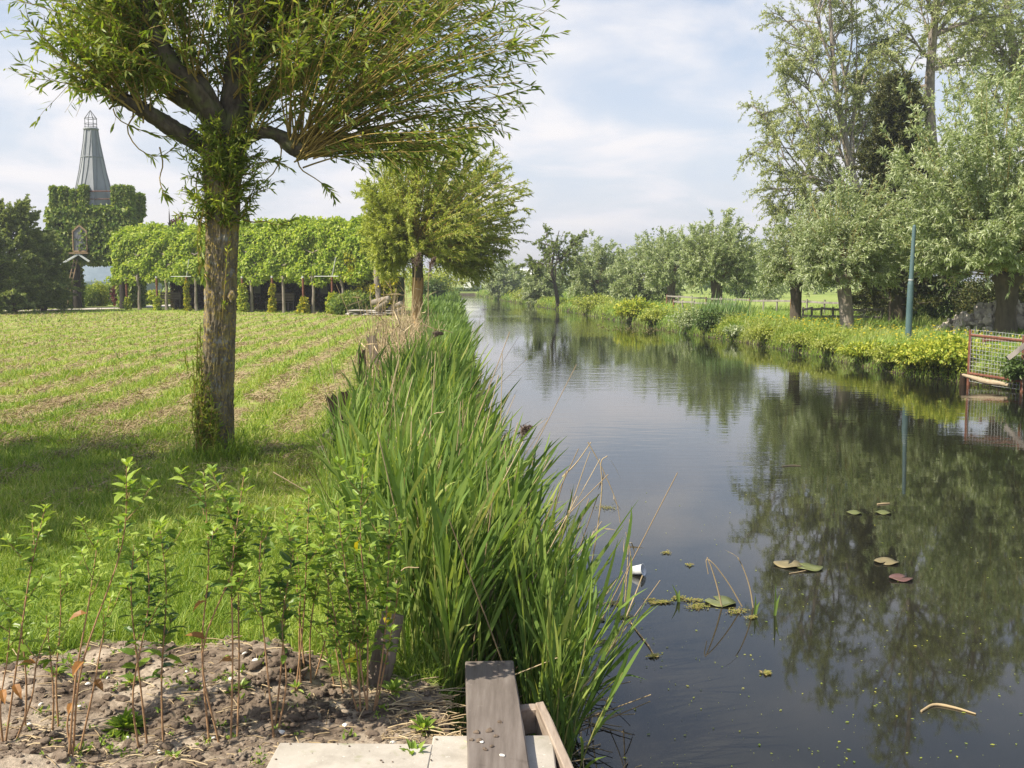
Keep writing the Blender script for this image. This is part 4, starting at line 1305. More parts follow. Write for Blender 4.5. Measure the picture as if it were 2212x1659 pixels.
# ------------------------------------------------------------------ ivy tower with mesh spire
def tower():
    Y = 59.0
    W = lambda px, py, dy=0.: D(px, py, Y + dy)
    x0, x1 = W(106, 640)[0], W(287, 640)[0]
    cx = (x0 + x1) / 2
    w = x1 - x0
    ztop = W(200, 448)[2]
    d = 1.9
    t = thing('ivy_tower', 'square garden tower covered in ivy with clipped battlements and a grey spire', 'tower', (cx, Y + d / 2, 0))
    gx0, gx1 = W(150, 640)[0], W(255, 640)[0]       # the gateway
    gz1 = W(200, 565)[2]
    # shell with a gateway through it
    mb = MB()
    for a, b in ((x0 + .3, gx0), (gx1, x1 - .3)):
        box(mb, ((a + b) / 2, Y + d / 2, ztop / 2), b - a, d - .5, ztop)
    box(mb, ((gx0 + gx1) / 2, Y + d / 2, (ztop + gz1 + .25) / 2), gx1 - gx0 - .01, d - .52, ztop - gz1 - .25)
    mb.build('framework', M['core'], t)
    mc = MB()
    for a, b in ((x0, gx0), (gx1, x1)):
        box_leaves(mc, ((a + b) / 2, Y + d / 2, ztop / 2), (b - a, d, ztop), 5200, .22, .18, 0, .15, .2, 'broad', .22, 'xXyY')
    box_leaves(mc, ((gx0 + gx1) / 2, Y + d / 2, (ztop + gz1) / 2), (gx1 - gx0 + .2, d, ztop - gz1), 6500, .22, .18, 0, .15, .25, 'broad', .25, 'yYzZ')
    mc.build('ivy', M['leaf_ivy'], t)
    cren = [(103, 118, 402, 0), (123, 139, 402, 0), (145, 160, 409, 0), (165, 186, 400, -.1), (284, 303, 418, 1.2), (232, 285, 401, .1)]
    for a, b, top, dy in cren:
        p, q = W(a, 448, dy), W(b, top, dy)
        mb = MB()
        hgt = q[2] - p[2] + .5
        box_leaves(mb, ((p[0] + q[0]) / 2, p[1] + .5, p[2] - .5 + hgt / 2), ((q[0] - p[0]) * .7, .6, hgt), int(3200 * (q[0] - p[0])), .15, .12, 0, .1, .12, 'broad', .05, 'xXyYZ')
        box_leaves(mb, ((p[0] + q[0]) / 2, p[1] + .5, p[2] - .5 + hgt / 2), ((q[0] - p[0]) * .7, .6, hgt * .9), int(1400 * (q[0] - p[0])), .18, .14, 0, .08, .1, 'broad', .04, 'xXyYZ')
        mb.build('battlement', M['leaf_ivy'], t)
    # spire: flared, hung with grey mesh
    sc_ = W(203, 440, 1.3)
    prof = [(448, 42), (430, 39.5), (400, 33), (370, 26.5), (340, 21.5), (310, 16.5), (290, 14), (279, 13)]
    ring = []
    S = 8
    for py, hw in prof:
        p = W(204, py, 1.3)
        r = hw / F * (Y + 1.3) * 1.0
        for k in range(S):
            a = (k + .5) / S * 2 * math.pi
            ring.append((sc_[0] + r * math.cos(a), sc_[1] + r * math.sin(a), p[2]))
    V = np.array(ring)
    n = len(prof)
    idx = np.arange(n * S).reshape(n, S)
    nx = np.roll(idx, -1, 1)
    f = np.stack([idx[:-1], nx[:-1], nx[1:], idx[1:]], -1).reshape(-1, 4)
    mb = MB()
    mb.add(V, f)
    mb.add(V[-S:], [list(range(S))])
    spire = mb.build('spire', M['spire'], t)
    VV = V.reshape(n, S, 3)
    c = np.array([sc_[0], sc_[1], 0])
    out = VV + .02 * nrm((VV - c) * [1, 1, 0])
    mb = MB()
    tubes(mb, out.transpose(1, 0, 2), .022, 5)
    # laps of the mesh crossing the faces
    lap = np.array([np.array([out[i, (k + 0) % S] * (1 - i / 7) + out[i, (k + 1) % S] * (i / 7) for i in range(n)]) for k in (0, 2, 4, 5, 6)])
    tubes(mb, lap, .022, 4)
    for i in (4, 7):
        tubes(mb, np.concatenate([out[i], out[i, :1]])[None], .03 if i < 7 else .07, 5)
    mb.build('seam', M['spire_seam'], t)
    # cage lantern
    z0, z1, z2 = W(204, 279, 1.3)[2], W(204, 256, 1.3)[2], W(204, 238, 1.3)[2]
    mb = MB()
    r = .34
    for k in range(8):
        a = k / 8 * 2 * math.pi
        p = np.array([sc_[0] + r * math.cos(a), sc_[1] + r * math.sin(a), 0])
        tubes(mb, np.array([[p + [0, 0, z0], p + [0, 0, (z0 + z1) / 2], p + [0, 0, z1]]]), .02, 5)
        tubes(mb, np.array([[p + [0, 0, z1], p * .6 + np.array([sc_[0], sc_[1], 0]) * .4 + [0, 0, z1 + .4 * (z2 - z1)], np.array([sc_[0], sc_[1], z2])]]), .016, 5)
    for z in (z0 + .12, (z0 + z1) / 2, z1):
        a = np.arange(17) / 16 * 2 * math.pi
        tubes(mb, np.stack([sc_[0] + r * np.cos(a), sc_[1] + r * np.sin(a), 0 * a + z], 1)[None], .018, 5)
    mb.build('lantern_cage', M['cage'], spire)
    for py in (413, 430):
        mb = MB()
        a, b = W(135, py, .3), W(240, py, .3)
        tubes(mb, np.array([[a, (a + b) / 2, b]]), .025, 5)
        mb.build('rail', M['rust'], t)
    # glazed oriel over the gateway with a pale gable rail
    a, b = W(159, 543, -.12), W(187, 500, -.12)
    mb = MB()
    pc = (a + b) / 2
    V = [(a[0], a[1], a[2]), (b[0], a[1], a[2]), (b[0], a[1], b[2]), (pc[0], a[1], W(173, 487, -.12)[2]), (a[0], a[1], b[2])]
    V2 = [(x, y + .35, z) for x, y, z in V]
    mb.add(V + V2, [[0, 1, 2, 3, 4][::1]])
    for i in range(5):
        j = (i + 1) % 5
        mb.add(np.array([V[i], V2[i], V2[j], V[j]]), [[0, 1, 2, 3]])
    win = mb.build('window', M['glass_dark'], t)
    mb = MB()
    for i in range(5):
        p, q = np.array(V[i]) - [0, .02, 0], np.array(V[(i + 1) % 5]) - [0, .02, 0]
        beam(mb, p, q, .065, .08)
    mb.build('window_frame', M['pale_trim'], win)
    mb = MB()
    beam(mb, W(147, 547, -.3), W(192, 547, -.3), .3, .07)
    mb.build('sill', M['pale_trim'], t)
    for p, q in (((122, 577), (170, 549)), ((170, 549), (193, 565))):
        mb = MB()
        beam(mb, W(*p, -.35), W(*q, -.35), .12, .11)
        mb.build('gable_rail', M['light_rail'], t)
    mb = MB()
    p = W(168, 668, .2)
    limb(mb, [(p[0], p[1], -.1, .26), (p[0], p[1], 1.3, .22), (p[0], p[1], 3.2, .2)], 14, 12, .02, 4)
    mb.build('gate_pillar', M['dark_hut'], t)
    # step ladder inside the gateway
    lt = thing('ladder', 'slim wooden ladder leaning in the tower gateway', 'ladder', W(150, 655, -.5))
    A, B = W(136, 664, -.5), W(160, 560, -.2)
    A2, B2 = W(144, 664, -.5), W(167, 560, -.2)
    mb = MB()
    beam(mb, A, B, .05, .04)
    beam(mb, A2, B2, .05, .04)
    mb.build('side_rail', M['pale_trim'], lt)
    for k in range(9):
        f = (k + .6) / 9.2
        mb = MB()
        beam(mb, A + (B - A) * f, A2 + (B2 - A2) * f, .03, .03)
        mb.build('rung', M['pale_trim'], lt)
    # greenhouse-like blue panel seen through the gateway
    g0, g1 = W(182, 608, 14), W(240, 576, 14)
    t2 = thing('greenhouse', 'blue-grey glass roof seen through the tower gateway', 'greenhouse', ((g0[0] + g1[0]) / 2, Y + 16, 0))
    mb = MB()
    xa, xb = g0[0] - 1, g1[0] + 1.5
    V = [(xa, Y + 14, 1.5), (xb, Y + 14, 1.5), (xb, Y + 17, 3.4), (xa, Y + 17, 3.4), (xa, Y + 20, 1.5), (xb, Y + 20, 1.5), (xa, Y + 14, 0), (xb, Y + 14, 0), (xa, Y + 20, 0), (xb, Y + 20, 0)]
    mb.add(V, [[0, 1, 2, 3], [3, 2, 5, 4]])
    mb.build('roof', M['blue_glass'], t2)
    mb = MB()
    mb.add(V, [[6, 7, 1, 0], [9, 8, 4, 5]])
    mb.add(np.array([V[6], V[0], V[3], V[4], V[8]]), [[0, 1, 2, 3, 4]])
    mb.add(np.array([V[7], V[1], V[2], V[5], V[9]]), [[0, 1, 2, 3, 4]])
    mb.build('wall', M['blue_glass'], t2)
tower()

# trees on the far left in front of the tower
def left_tree(label, px_, y, rx, top, n, lm, skirt=1.):
    p = D(px_, 620, y)
    b = np.array([p[0], y, float(gz(p[0], y))])
    h = D(px_, top, y)[2]
    t = thing('field_maple', label, 'tree', b)
    mb = MB()
    limb(mb, [(*(b - [0, 0, .1]), .16), (b[0] + .1, y, h * .4, .12), (b[0], y, h * .7, .06), (b[0] + .1, y, h * .86, .012)], 20, 10, .012, px_)
    nb = 64
    hh = .01 + .89 * np.sort(rng.random(nb))
    ph = np.arange(nb) * 2.4
    rad = rx * (np.interp(hh, [0, .25, .5, .8, 1], [1, 1.05, .9, .5, .15])) * (.65 + .5 * rng.random(nb))
    d = nrm(np.stack([np.cos(ph), np.sin(ph), .25 + 1.1 * hh], 1))
    P = shoots(np.stack([b[0] + 0 * hh, y + 0 * hh, hh * h * .85], 1), nb, d, rad, .08, .08, 7, .05)
    T = side_twigs(P, 10, .15, 1., (.4, 1.0), spread=.9, K=4, wind=.1, droop=.05)
    tubes(mb, P, np.linspace(.035, .008, 7), 4, cap=False)
    mb.build('trunk', M['bark_brown'], t)
    mc = MB()
    leaf_on(mc, P, n // 3 // nb, .2, .13, .085, 'quad', .8, .1)
    leaf_on(mc, T, max(2, n // len(T)), .0, .14, .09, 'quad', .8, .1)
    mc.build('crown', M[lm], t)
left_tree('bushy dark green tree at the left edge beside the tower', 28, 51.5, 2.6, 405, 34000, 'leaf_maple')
left_tree('slimmer dark tree directly left of the tower gateway', 92, 54.0, 1.25, 478, 24000, 'leaf_maple')
left_tree('low leafy tree at the left frame edge nearest the gravel path', -45, 49, 2.4, 480, 22000, 'leaf_maple')
def hedge(label, a, b, h, th, n, lm, ll=.16, lw=.1):
    a, b = np.array(a, float), np.array(b, float)
    m, L = (a + b) / 2, np.linalg.norm(b - a)
    rot = math.atan2(*(b - a)[::-1])
    t = thing('hedge', label, 'hedge', (m[0], m[1], 0))
    mb = MB()
    box(mb, (m[0], m[1], h / 2 - .1), L - .3, th * .6, h - .2, rot)  # added inner block, hidden by the foliage, stops light passing through
    mb.build('light_block_core', M['core'], t)
    mb = MB()
    box_leaves(mb, (m[0], m[1], h / 2), (L, th, h), n, ll, lw, rot, .2, .25, 'quad', .2)
    mb.build('foliage', M[lm], t)
hedge('sunlit hedge seen through the tower gateway before the greenhouse', tuple(D(150, 640, 67)[:2]), tuple(D(262, 640, 67)[:2]), 1.25, .8, 3000, 'leaf_ivy')
hedge('dark clipped hedge along the gravel path at the left edge', (-33, 53.5), (-25.8, 57.0), 2.2, 1.4, 9000, 'leaf_dark')

# ------------------------------------------------------------------ far end of the canal
def far_end():
    Y = 150.
    W = lambda px, py, dy=0.: D(px, py, Y + dy)
    t = thing('white_house', 'white gabled house at the far end of the canal', 'house', (*W(1016, 630)[:2], 0))
    a, b = W(1001, 634), W(1036, 606)
    pk = W(1013, 588)[2]
    dpt = 9.
    mb = MB()
    fr = [(a[0], Y, 0), (b[0], Y, 0), (b[0], Y, b[2]), ((a[0] + b[0]) / 2 - .2, Y, pk), (a[0], Y, b[2] + .3)]
    bk = [(x, y + dpt, z) for x, y, z in fr]
    V = np.array(fr + bk)
    mb.add(V, [[0, 1, 2, 3, 4], [9, 8, 7, 6, 5]])
    mb.add(V, [[1, 6, 7, 2], [5, 0, 4, 9]])
    wall = mb.build('wall', M['white_wall'], t)
    mb = MB()
    e = .12
    mb.add(np.array([V[2], V[7], V[8], V[3]]) + [0, 0, e], [[0, 1, 2, 3]])
    mb.add(np.array([V[3], V[8], V[9], V[4]]) + [0, 0, e], [[0, 1, 2, 3]])
    mb.build('roof', M['white_wall'], t)
    mb = MB()
    c = W(1028, 625)
    box(mb, (c[0], Y - .02, c[2]), .9, .1, 1.4)
    mb.build('window', M['glass_dark'], t)
    hedge('low clipped hedge across the end of the canal before the white house', (-10.5, 143.5), (-3.5, 143.5), .4, 1.0, 1800, 'leaf_dark', .3, .2)
    p, q = D(1108, 594, 165), D(1140, 580, 165)
    t = thing('barn', 'pale barn roof showing between the far willow shrubs', 'barn', ((p[0] + q[0]) / 2, 168, 0))
    mb = MB()
    x0, x1 = p[0] - 1, q[0] + 1
    z0, z1 = p[2], q[2]
    V = [(x0, 165, z0), (x1, 165, z0), (x1, 171, z1), (x0, 171, z1), (x0, 177, z0), (x1, 177, z0), (x0, 165, 0), (x1, 165, 0), (x0, 177, 0), (x1, 177, 0)]
    mb.add(V, [[0, 1, 2, 3], [3, 2, 5, 4]])
    mb.build('roof', M['white_wall'], t)
    mb = MB()
    mb.add(V, [[6, 7, 1, 0], [9, 8, 4, 5]])
    mb.add(np.array([V[6], V[0], V[3], V[4], V[8]]), [[0, 1, 2, 3, 4]])
    mb.add(np.array([V[7], V[1], V[2], V[5], V[9]]), [[0, 1, 2, 3, 4]])
    mb.build('wall', M['roof_grey'], t)
    def far_tree(label, px_, y, top, rx, lm, n, ll):
        p = D(px_, 620, y)
        h = D(px_, top, y)[2]
        t = thing('far_tree', label, 'tree', (p[0], y, 0))
        mb = MB()
        limb(mb, [(p[0], y, -.2, .25), (p[0], y, h * .5, .18), (p[0], y, h * .9, .05)], 10, 8, .02, px_)
        mb.build('trunk', M['bark_brown'], t)
        mc = MB()
        for k in range(7):
            o = rng.normal(size=3) * [rx * .4, rx * .4, h * .14]
            blob_leaves(mc, np.array([p[0], y, h * .55]) + o, (rx * .62, rx * .62, h * .30), n // 7, ll, ll * .6, .7, 'quad', .4, zmin=.3)
        mc.build('crown', M[lm], t)
    far_tree('brownish rounded tree right of the white house', 1062, 146, 580, 1.7, 'leaf_beech', 1500, .3)
    far_tree('dark green tree on the left bank before the white house', 940, 120, 594, 1.7, 'leaf_dark', 2600, .3)
    far_tree('leafy tree on the left bank behind the bushy willow', 930, 88, 560, 3.2, 'leaf_mid', 3000, .25)
    far_tree('small dark tree overhanging the left bank further back', 942, 70, 603, 1.2, 'leaf_dark', 1800, .18)
    # pasture tree line, one broad mass
    mb = MB()
    for k in range(46):
        x = 6 + k * 2.6 + rng.normal()
        y = 128 + rng.normal() * 6
        h = 4.5 + 3.2 * rng.random()
        blob_leaves(mb, (x, y, h * .5), (2.6, 2.2, h * .55), 420, .42, .28, .6, 'quad', .4, zmin=.1)
    for k in range(26):
        x = -95 + k * 2.9 + rng.normal()
        blob_leaves(mb, (x, 115 + rng.normal() * 5, 2), (2.6, 2.2, 2.6), 360, .42, .28, .6, 'quad', .4, zmin=.1)
    stuff('tree_line', mb, M['leaf_dark'], 'distant line of trees beyond the pasture and garden', 'trees')
    bush('dark shrub in the far pasture behind the round willow', D(1620, 640, 92)[:2], (2.2, 1.6, 1.9), 2600, .28, .15, 'leaf_dark', stems=8)
    bush('pale willow bush in the far pasture left of the small willow', D(1655, 630, 80)[:2], (1.8, 1.4, 2.1), 2600, .24, .08, 'leaf_silver', stems=8)
    bush('reddish shrub in the far pasture', D(1605, 632, 100)[:2], (1.0, .8, 1.6), 900, .26, .15, 'leaf_red', stems=8)
far_end()

# ------------------------------------------------------------------ pasture fence, pole, mesh panels, rubble
def fence(label, pts, zt, n, rails, m, pm=None, pr=.045):
    """Post and rail fence through ground points."""
    pts = np.array(pts, float)
    t = thing('pasture_fence', label, 'fence', (*pts.mean(0), 0))
    q = bend_path(np.c_[pts, 0 * pts[:, :1], 0 * pts[:, :1]], n)[:, :2]
    for i, p in enumerate(q):
        g = float(gz(*p))
        mb = MB()
        k = rng.normal(size=2) * .02
        limb(mb, [(p[0], p[1], g - .1, pr), (p[0] + k[0], p[1] + k[1], g + zt + .06 * rng.random(), pr * .9)], 5, 8, .006, i)
        mb.build('post', (pm or m) if i % 3 == 0 else m, t)
    for h in rails:
        for i in range(n - 1):
            mb = MB()
            a, b = q[i], q[i + 1]
            k = rng.normal(size=2) * .015
            beam(mb, (a[0], a[1] - .05, gz(*a) + h + k[0]), (b[0], b[1] - .05, gz(*b) + h + k[1]), .035, .085)
            mb.build('rail', m, t)
    return t
P_ = lambda px, y: tuple(D(px, 640, y)[:2])
fence('long grey post and rail fence along the far pasture', [P_(1440, 62), P_(1580, 50), P_(1720, 45), P_(1905, 40)], .72, 15, (.66,), M['fence_wood'], M['fence_rust'])
fence('short low rail fence behind the round pollard', [P_(1455, 53), P_(1500, 51), P_(1590, 47)], .55, 5, (.48,), M['fence_wood'], M['fence_rust'])
fence('dark double-rail pen fence between the pale-trunked willow and the conifer', [P_(1735, 37.5), P_(1800, 36.8), P_(1905, 36.2)], .62, 7, (.56, .3), M['fence_wood'])

def pole():
    b = G(1961, 742)
    t = thing('teal_pole', 'slightly leaning teal painted metal pole on the right bank', 'pole', b)
    Y = b[1]
    W = lambda px, py: D(px, py, Y)
    def tb(p, q, r0, r1, name, m, S=16):
        mb = MB()
        tubes(mb, np.array([[p, (p + q) / 2, q]]), np.array([[r0, (r0 + r1) / 2, r1]]), S)
        mb.build(name, m, t)
    a, j, s, e = W(1961, 748), W(1967, 615), W(1968, 605), W(1975, 490)
    tb(a, j, .082, .074, 'lower_section', M['pole'])
    tb(j, s, .074, .056, 'joint_collar', M['pole'])
    tb(s, e, .056, .045, 'upper_section', M['pole'])
    tb(W(1962.5, 731), W(1962.6, 729), .085, .085, 'band', M['galv'])
    tb(W(1967.5, 606), W(1967.7, 603), .064, .064, 'band', M['galv'])
    tb(e, e + [.01, 0, .05], .05, .02, 'cap', M['pole'])
pole()

def mesh_panel(label, a, b, h, wires=True, mid=True, zb=.05):
    """Rusty tube frame with welded wire mesh from ground point a to b (z of foot in a, b)."""
    a, b = np.array(a, float), np.array(b, float)
    t = thing('mesh_panel', label, 'fence panel', (a + b) / 2)
    up = np.array([0, 0, h])
    for p in ((a, b) if not mid else (a, (a + b) / 2, b)):
        mb = MB()
        tubes(mb, np.array([[p - [0, 0, .25], p + up * .5, p + up + [0, 0, .03]]]), .034, 10)
        mb.build('post', M['rust'], t)
    for f, nm in ((.93, 'top_rail'), (.18, 'bottom_rail')):
        mb = MB()
        p, q = a + up * f, b + up * f
        tubes(mb, np.array([[p, (p + q) / 2, q]]), .03, 10)
        mb.build(nm, M['rust'], t)
    if wires:
        L = np.linalg.norm(b - a)
        d = (b - a) / L
        o = np.array([-.0, -.035, 0])
        nv = int(L / .075)
        P = []
        for i in range(nv + 1):
            p = a + d * L * i / nv + o
            P.append([p + up * .02, p + up * .5 + rng.normal(size=3) * .004, p + up * 1.04])
        Hh = []
        for k in range(14):
            z = up * (.03 + 1.0 * k / 13)
            Hh.append([a + z + o, (a + b) / 2 + z + o + rng.normal(size=3) * .005, b + z + o])
        mb = MB()
        tubes(mb, np.array(P), .0035, 4)
        tubes(mb, np.array(Hh), .0035, 4)
        mb.build('wire_mesh', M['galv'], t)
    return t
A0 = D(2092, 826, 20.0)
A1 = D(2207, 845, 18.8)
mesh_panel('rusty tube panel with welded wire mesh standing at the water edge', A0, A1, 1.0, mid=False)
B0 = D(2122, 816, 21.2)
B1 = D(2300, 822, 20.2)
mesh_panel('second rusty tube frame set back behind the mesh panel', B0, B1, .84, wires=False)
def panel_foot():
    mb = MB()
    q = [(*D(2080, 810, 19.85), .03), (*D(2105, 817, 19.6), .04), (*D(2135, 825, 19.3), .05), (*D(2160, 828, 19.1), .045), (*D(2178, 832, 18.9), .025)]
    limb(mb, q, 26, 10, .012, 3, lump=.4)
    tag(mb.build('driftwood_branch', M['cut_wood']), 'pale broken branch lying along the foot of the mesh panel', 'branch')
    p = D(2080, 822, 20.15)
    mb = MB()
    limb(mb, [(p[0], p[1], WATER - .3, .07), (p[0] + .01, p[1], WATER + .22, .065)], 8, 10, .01, 4)
    tag(mb.build('mooring_stake', M['black_wood']), 'short dark stake in the water left of the mesh panel', 'stake')
    a, b = D(2178, 774, 18.75), D(2245, 722, 18.3)
    mb = MB()
    beam(mb, a, b, .02, .09, seg=4, jit=.008)
    tag(mb.build('weathered_board', M['fence_wood']), 'weathered grey board leaning against the mesh panel', 'board')
panel_foot()

def rubble():
    cx, cy = 13.9, 29.5
    n = 0
    protos = []
    for k in range(7):
        mb = MB()
        rock(mb, (0, 0, 0), (1, .75, .6), 2, None, .5)
        o = mb.build('rubble_stone', M['stone'])
        protos.append(o)
    k = 0
    used = set()
    while n < 200:
        u, v = rng.normal() * .9, rng.normal() * .6
        h = 1.0 * max(0, 1 - (abs(u) / 2.0) ** 1.4) * max(0, 1 - (abs(v) / 1.3) ** 2)
        if h <= .02 and rng.random() < .7:
            continue
        i = n % 7
        o = protos[i] if i not in used else protos[i].copy()
        if i in used:
            COL.objects.link(o)
        used.add(i)
        s = .10 + .10 * rng.random() ** 1.5
        o.location = (cx + u + .35 * (u > 0), cy + v, float(gz(cx + u, cy + v)) + h * (.35 + .65 * rng.random()) * .95 + .02)
        o.rotation_euler = (rng.random() * 6, rng.random() * 6, rng.random() * 6)
        o.scale = (s * (.9 + .5 * rng.random()), s, s * (.8 + .4 * rng.random()))
        tag(o, 'broken pale stone in the rubble heap behind the rusty panel', 'stone', 'stones of the rubble heap')
        n += 1
rubble()
#PART4
# ------------------------------------------------------------------ right bank plants
def bank_grass():
    mb = MB()
    def scatter(n, y0, y1, w0, w1, h0, h1, wd, lm=0):
        y = y0 + (y1 - y0) * rng.random(n)
        x = itp(y, RIGHT) + w0 + (w1 - w0) * rng.random(n) ** 1.3
        z = gz(x, y)
        k = z > WATER - .05
        x, y, z = x[k], y[k], z[k]
        patch = fbm(x * .5, y * .5, 0 * x + 11, 3)
        h = (h0 + (h1 - h0) * rng.random(len(x))) * (.5 + patch)
        d = rng.normal(size=(len(x), 3)) * .3 + [.12, 0, 1]
        P0 = np.stack([x, y, z - .02], 1)
        P = np.stack([P0, P0 + d * h[:, None] * .55, P0 + d * h[:, None] + np.stack([rng.normal(size=len(x)) * .1 + .06, rng.normal(size=len(x)) * .1, -.1 * h], 1) * h[:, None] * 2], 1)
        a = rng.random(len(x)) * 6.28
        ribbons(mb, P, np.array([wd, wd * .8, wd * .1]), np.stack([np.cos(a), np.sin(a), 0 * a], 1), np.clip(patch * 1.2 - .3 + .5 * rng.random(len(x)), 0, 1))
    scatter(38000, 13, 27, .1, 8, .08, .30, .008)
    scatter(38000, 27, 48, .1, 9, .10, .34, .012)
    scatter(18000, 48, 90, .1, 7, .1, .36, .022)
    scatter(6000, 88, 139, .1, 7, .2, .5, .04)
    scatter(9000, 30, 62, 8, 40, .1, .25, .02)
    stuff('bank_grass', mb, M['meadow'], 'long meadow grass on the right canal bank', 'grass')
    # buttercups
    mb = MB()
    for n, y0, y1 in ((320, 19, 33), (420, 24, 40), (150, 38, 60)):
        y = y0 + (y1 - y0) * rng.random(n)
        x = itp(y, RIGHT) + .8 + 3.2 * rng.random(n)
        z = gz(x, y) + .15 + .2 * rng.random(n)
        s = .022 + .0004 * y
        for k in range(3):
            a = k * 2.1 + rng.random(n)
            leaves(mb, np.stack([x, y, z], 1), np.stack([np.cos(a), np.sin(a), .4 + 0 * a], 1), s, s, rng.random(n))
    stuff('buttercups', mb, M['flower'], 'scattered yellow buttercups in the bank grass', 'flowers')
    # herb layer near the water, uncountable
    mb = MB()
    for y0, y1, n, ll in ((13.5, 24, 9000, .07), (24, 40, 9000, .09), (40, 90, 6000, .15)):
        y = y0 + (y1 - y0) * rng.random(n)
        x = itp(y, RIGHT) + .22 + 1.6 * rng.random(n) ** 1.2
        pt = fbm(x * .9, y * .6, 0 * x + 21, 3)
        z = np.maximum(gz(x, y), WATER) + .30 * rng.random(n) * np.clip(pt * 2.4 - .55, .1, 1)
        kk = rng.random(n) < np.clip(pt * 6 - 2.7, .05, 1)
        x, y, z, pt = x[kk], y[kk], z[kk], pt[kk]
        n = len(x)
        d = rng.normal(size=(n, 3)) * .6 + [0, -.2, .2]
        leaves(mb, np.stack([x, y, z], 1), d, ll * (.6 + .7 * rng.random(n)), ll * .5, np.clip(rng.random(n) * .7 + .6 * (pt - .5), 0, 1), up=rng.normal(size=(n, 3)) * .5 + [0, 0, 1.])
    stuff('bank_herbs', mb, M['leaf_mid'], 'low leafy herbs along the right water edge', 'ground cover')
bank_grass()

def bank_bushes():
    L = [(2052, 800, .75, .62, 'leaf_yell', 2600, 'largest yellow-green leafy shrub at the water edge left of the mesh panel'),
         (1985, 788, .6, .48, 'leaf_yell', 1500, 'yellow-green shrub on the water edge below the teal pole'),
         (1930, 782, .5, .36, 'leaf_mid', 1000, 'low fresh green herb clump just left of the teal pole foot'),
         (1868, 768, .55, .36, 'leaf_yell', 1000, 'yellow-green shrub at the water below the pale-trunked willow'),
         (1795, 760, .5, .4, 'leaf_mid', 800, 'fresh green herb clump at the water left of the pale-trunked willow'),
         (1730, 748, .5, .36, 'leaf_mid', 800, 'green herb clump at the water below the dark-trunked willow'),
         (1655, 738, .55, .42, 'leaf_mid', 800, 'leafy green clump on the bank right of the blade-leaved iris'),
         (1590, 722, .5, .3, 'leaf_silver', 600, 'grey-green arching clump at the water below the iris'),
         (1485, 702, .75, .75, 'leaf_silver', 1000, 'pale grey-green leafy shrub by the water left of the round willow'),
         (1528, 700, .6, .8, 'leaf_dark', 1000, 'dark green nettle clump left of the blade-leaved iris'),
         (1362, 690, .95, .85, 'leaf_yell', 1400, 'bright yellow-green round shrub at the water in mid distance'),
         (1412, 690, .7, .5, 'leaf_mid', 700, 'green clump right of the bright round yellow-green shrub'),
         (1270, 668, 1.2, .9, 'leaf_mid', 800, 'mid-green bush on the bank under the merged willow row'),
         (1130, 652, 1.6, 1.1, 'leaf_mid', 700, 'distant green bush at the water left of the alder'),
         (2232, 860, .5, .5, 'leaf_dark', 2200, 'dark green bush at the water in front of the mesh panel')]
    for px, py, r, h, lm, n, lab in L:
        yy = np.linspace(14, 135, 2400)
        i = int(np.argmin(np.abs((px - 1106) / F * yy - itp(yy, RIGHT) - .3)))
        g = np.array([itp(yy[i], RIGHT) + .30 + .25 * r, yy[i] + .1])
        bush(lab, (g[0], g[1], max(float(gz(g[0], g[1])), -.40)), (r * 1.15, r * .85, h * .47), int(n * (2 if g[1] < 30 else 1.3)), .075 if g[1] < 30 else .10 if g[1] < 40 else .16, .048 if g[1] < 30 else .06 if g[1] < 40 else .1, lm, name='bank_shrub', cat='shrub', kind='broad' if g[1] < 30 else 'quad', shell=.9, lump=.75, sr=.006)
    # blade-leaved iris
    g = G(1556, 706, -.2)
    t = thing('iris_clump', 'blue-green clump of upright blade leaves on the bank before the round willow', 'plant', (g[0], g[1], gz(g[0], g[1])))
    mb = MB()
    n = 420
    x, y = g[0] + rng.normal(size=n) * .55, g[1] + rng.normal(size=n) * .45
    z = gz(x, y)
    d = rng.normal(size=(n, 3)) * .16 + [.08, 0, 1]
    h = .6 + .45 * rng.random(n)
    P0 = np.stack([x, y, z - .03], 1)
    P = np.stack([P0, P0 + d * h[:, None] * .5, P0 + d * h[:, None] + [[.05, 0, -.02]]], 1)
    a = rng.random(n) * 6.28
    ribbons(mb, P, np.array([.016, .018, .003]), np.stack([np.cos(a), np.sin(a), 0 * a], 1), rng.random(n))
    mb.build('blades', M['reed_blue'], t)['kind'] = 'stuff'
bank_bushes()

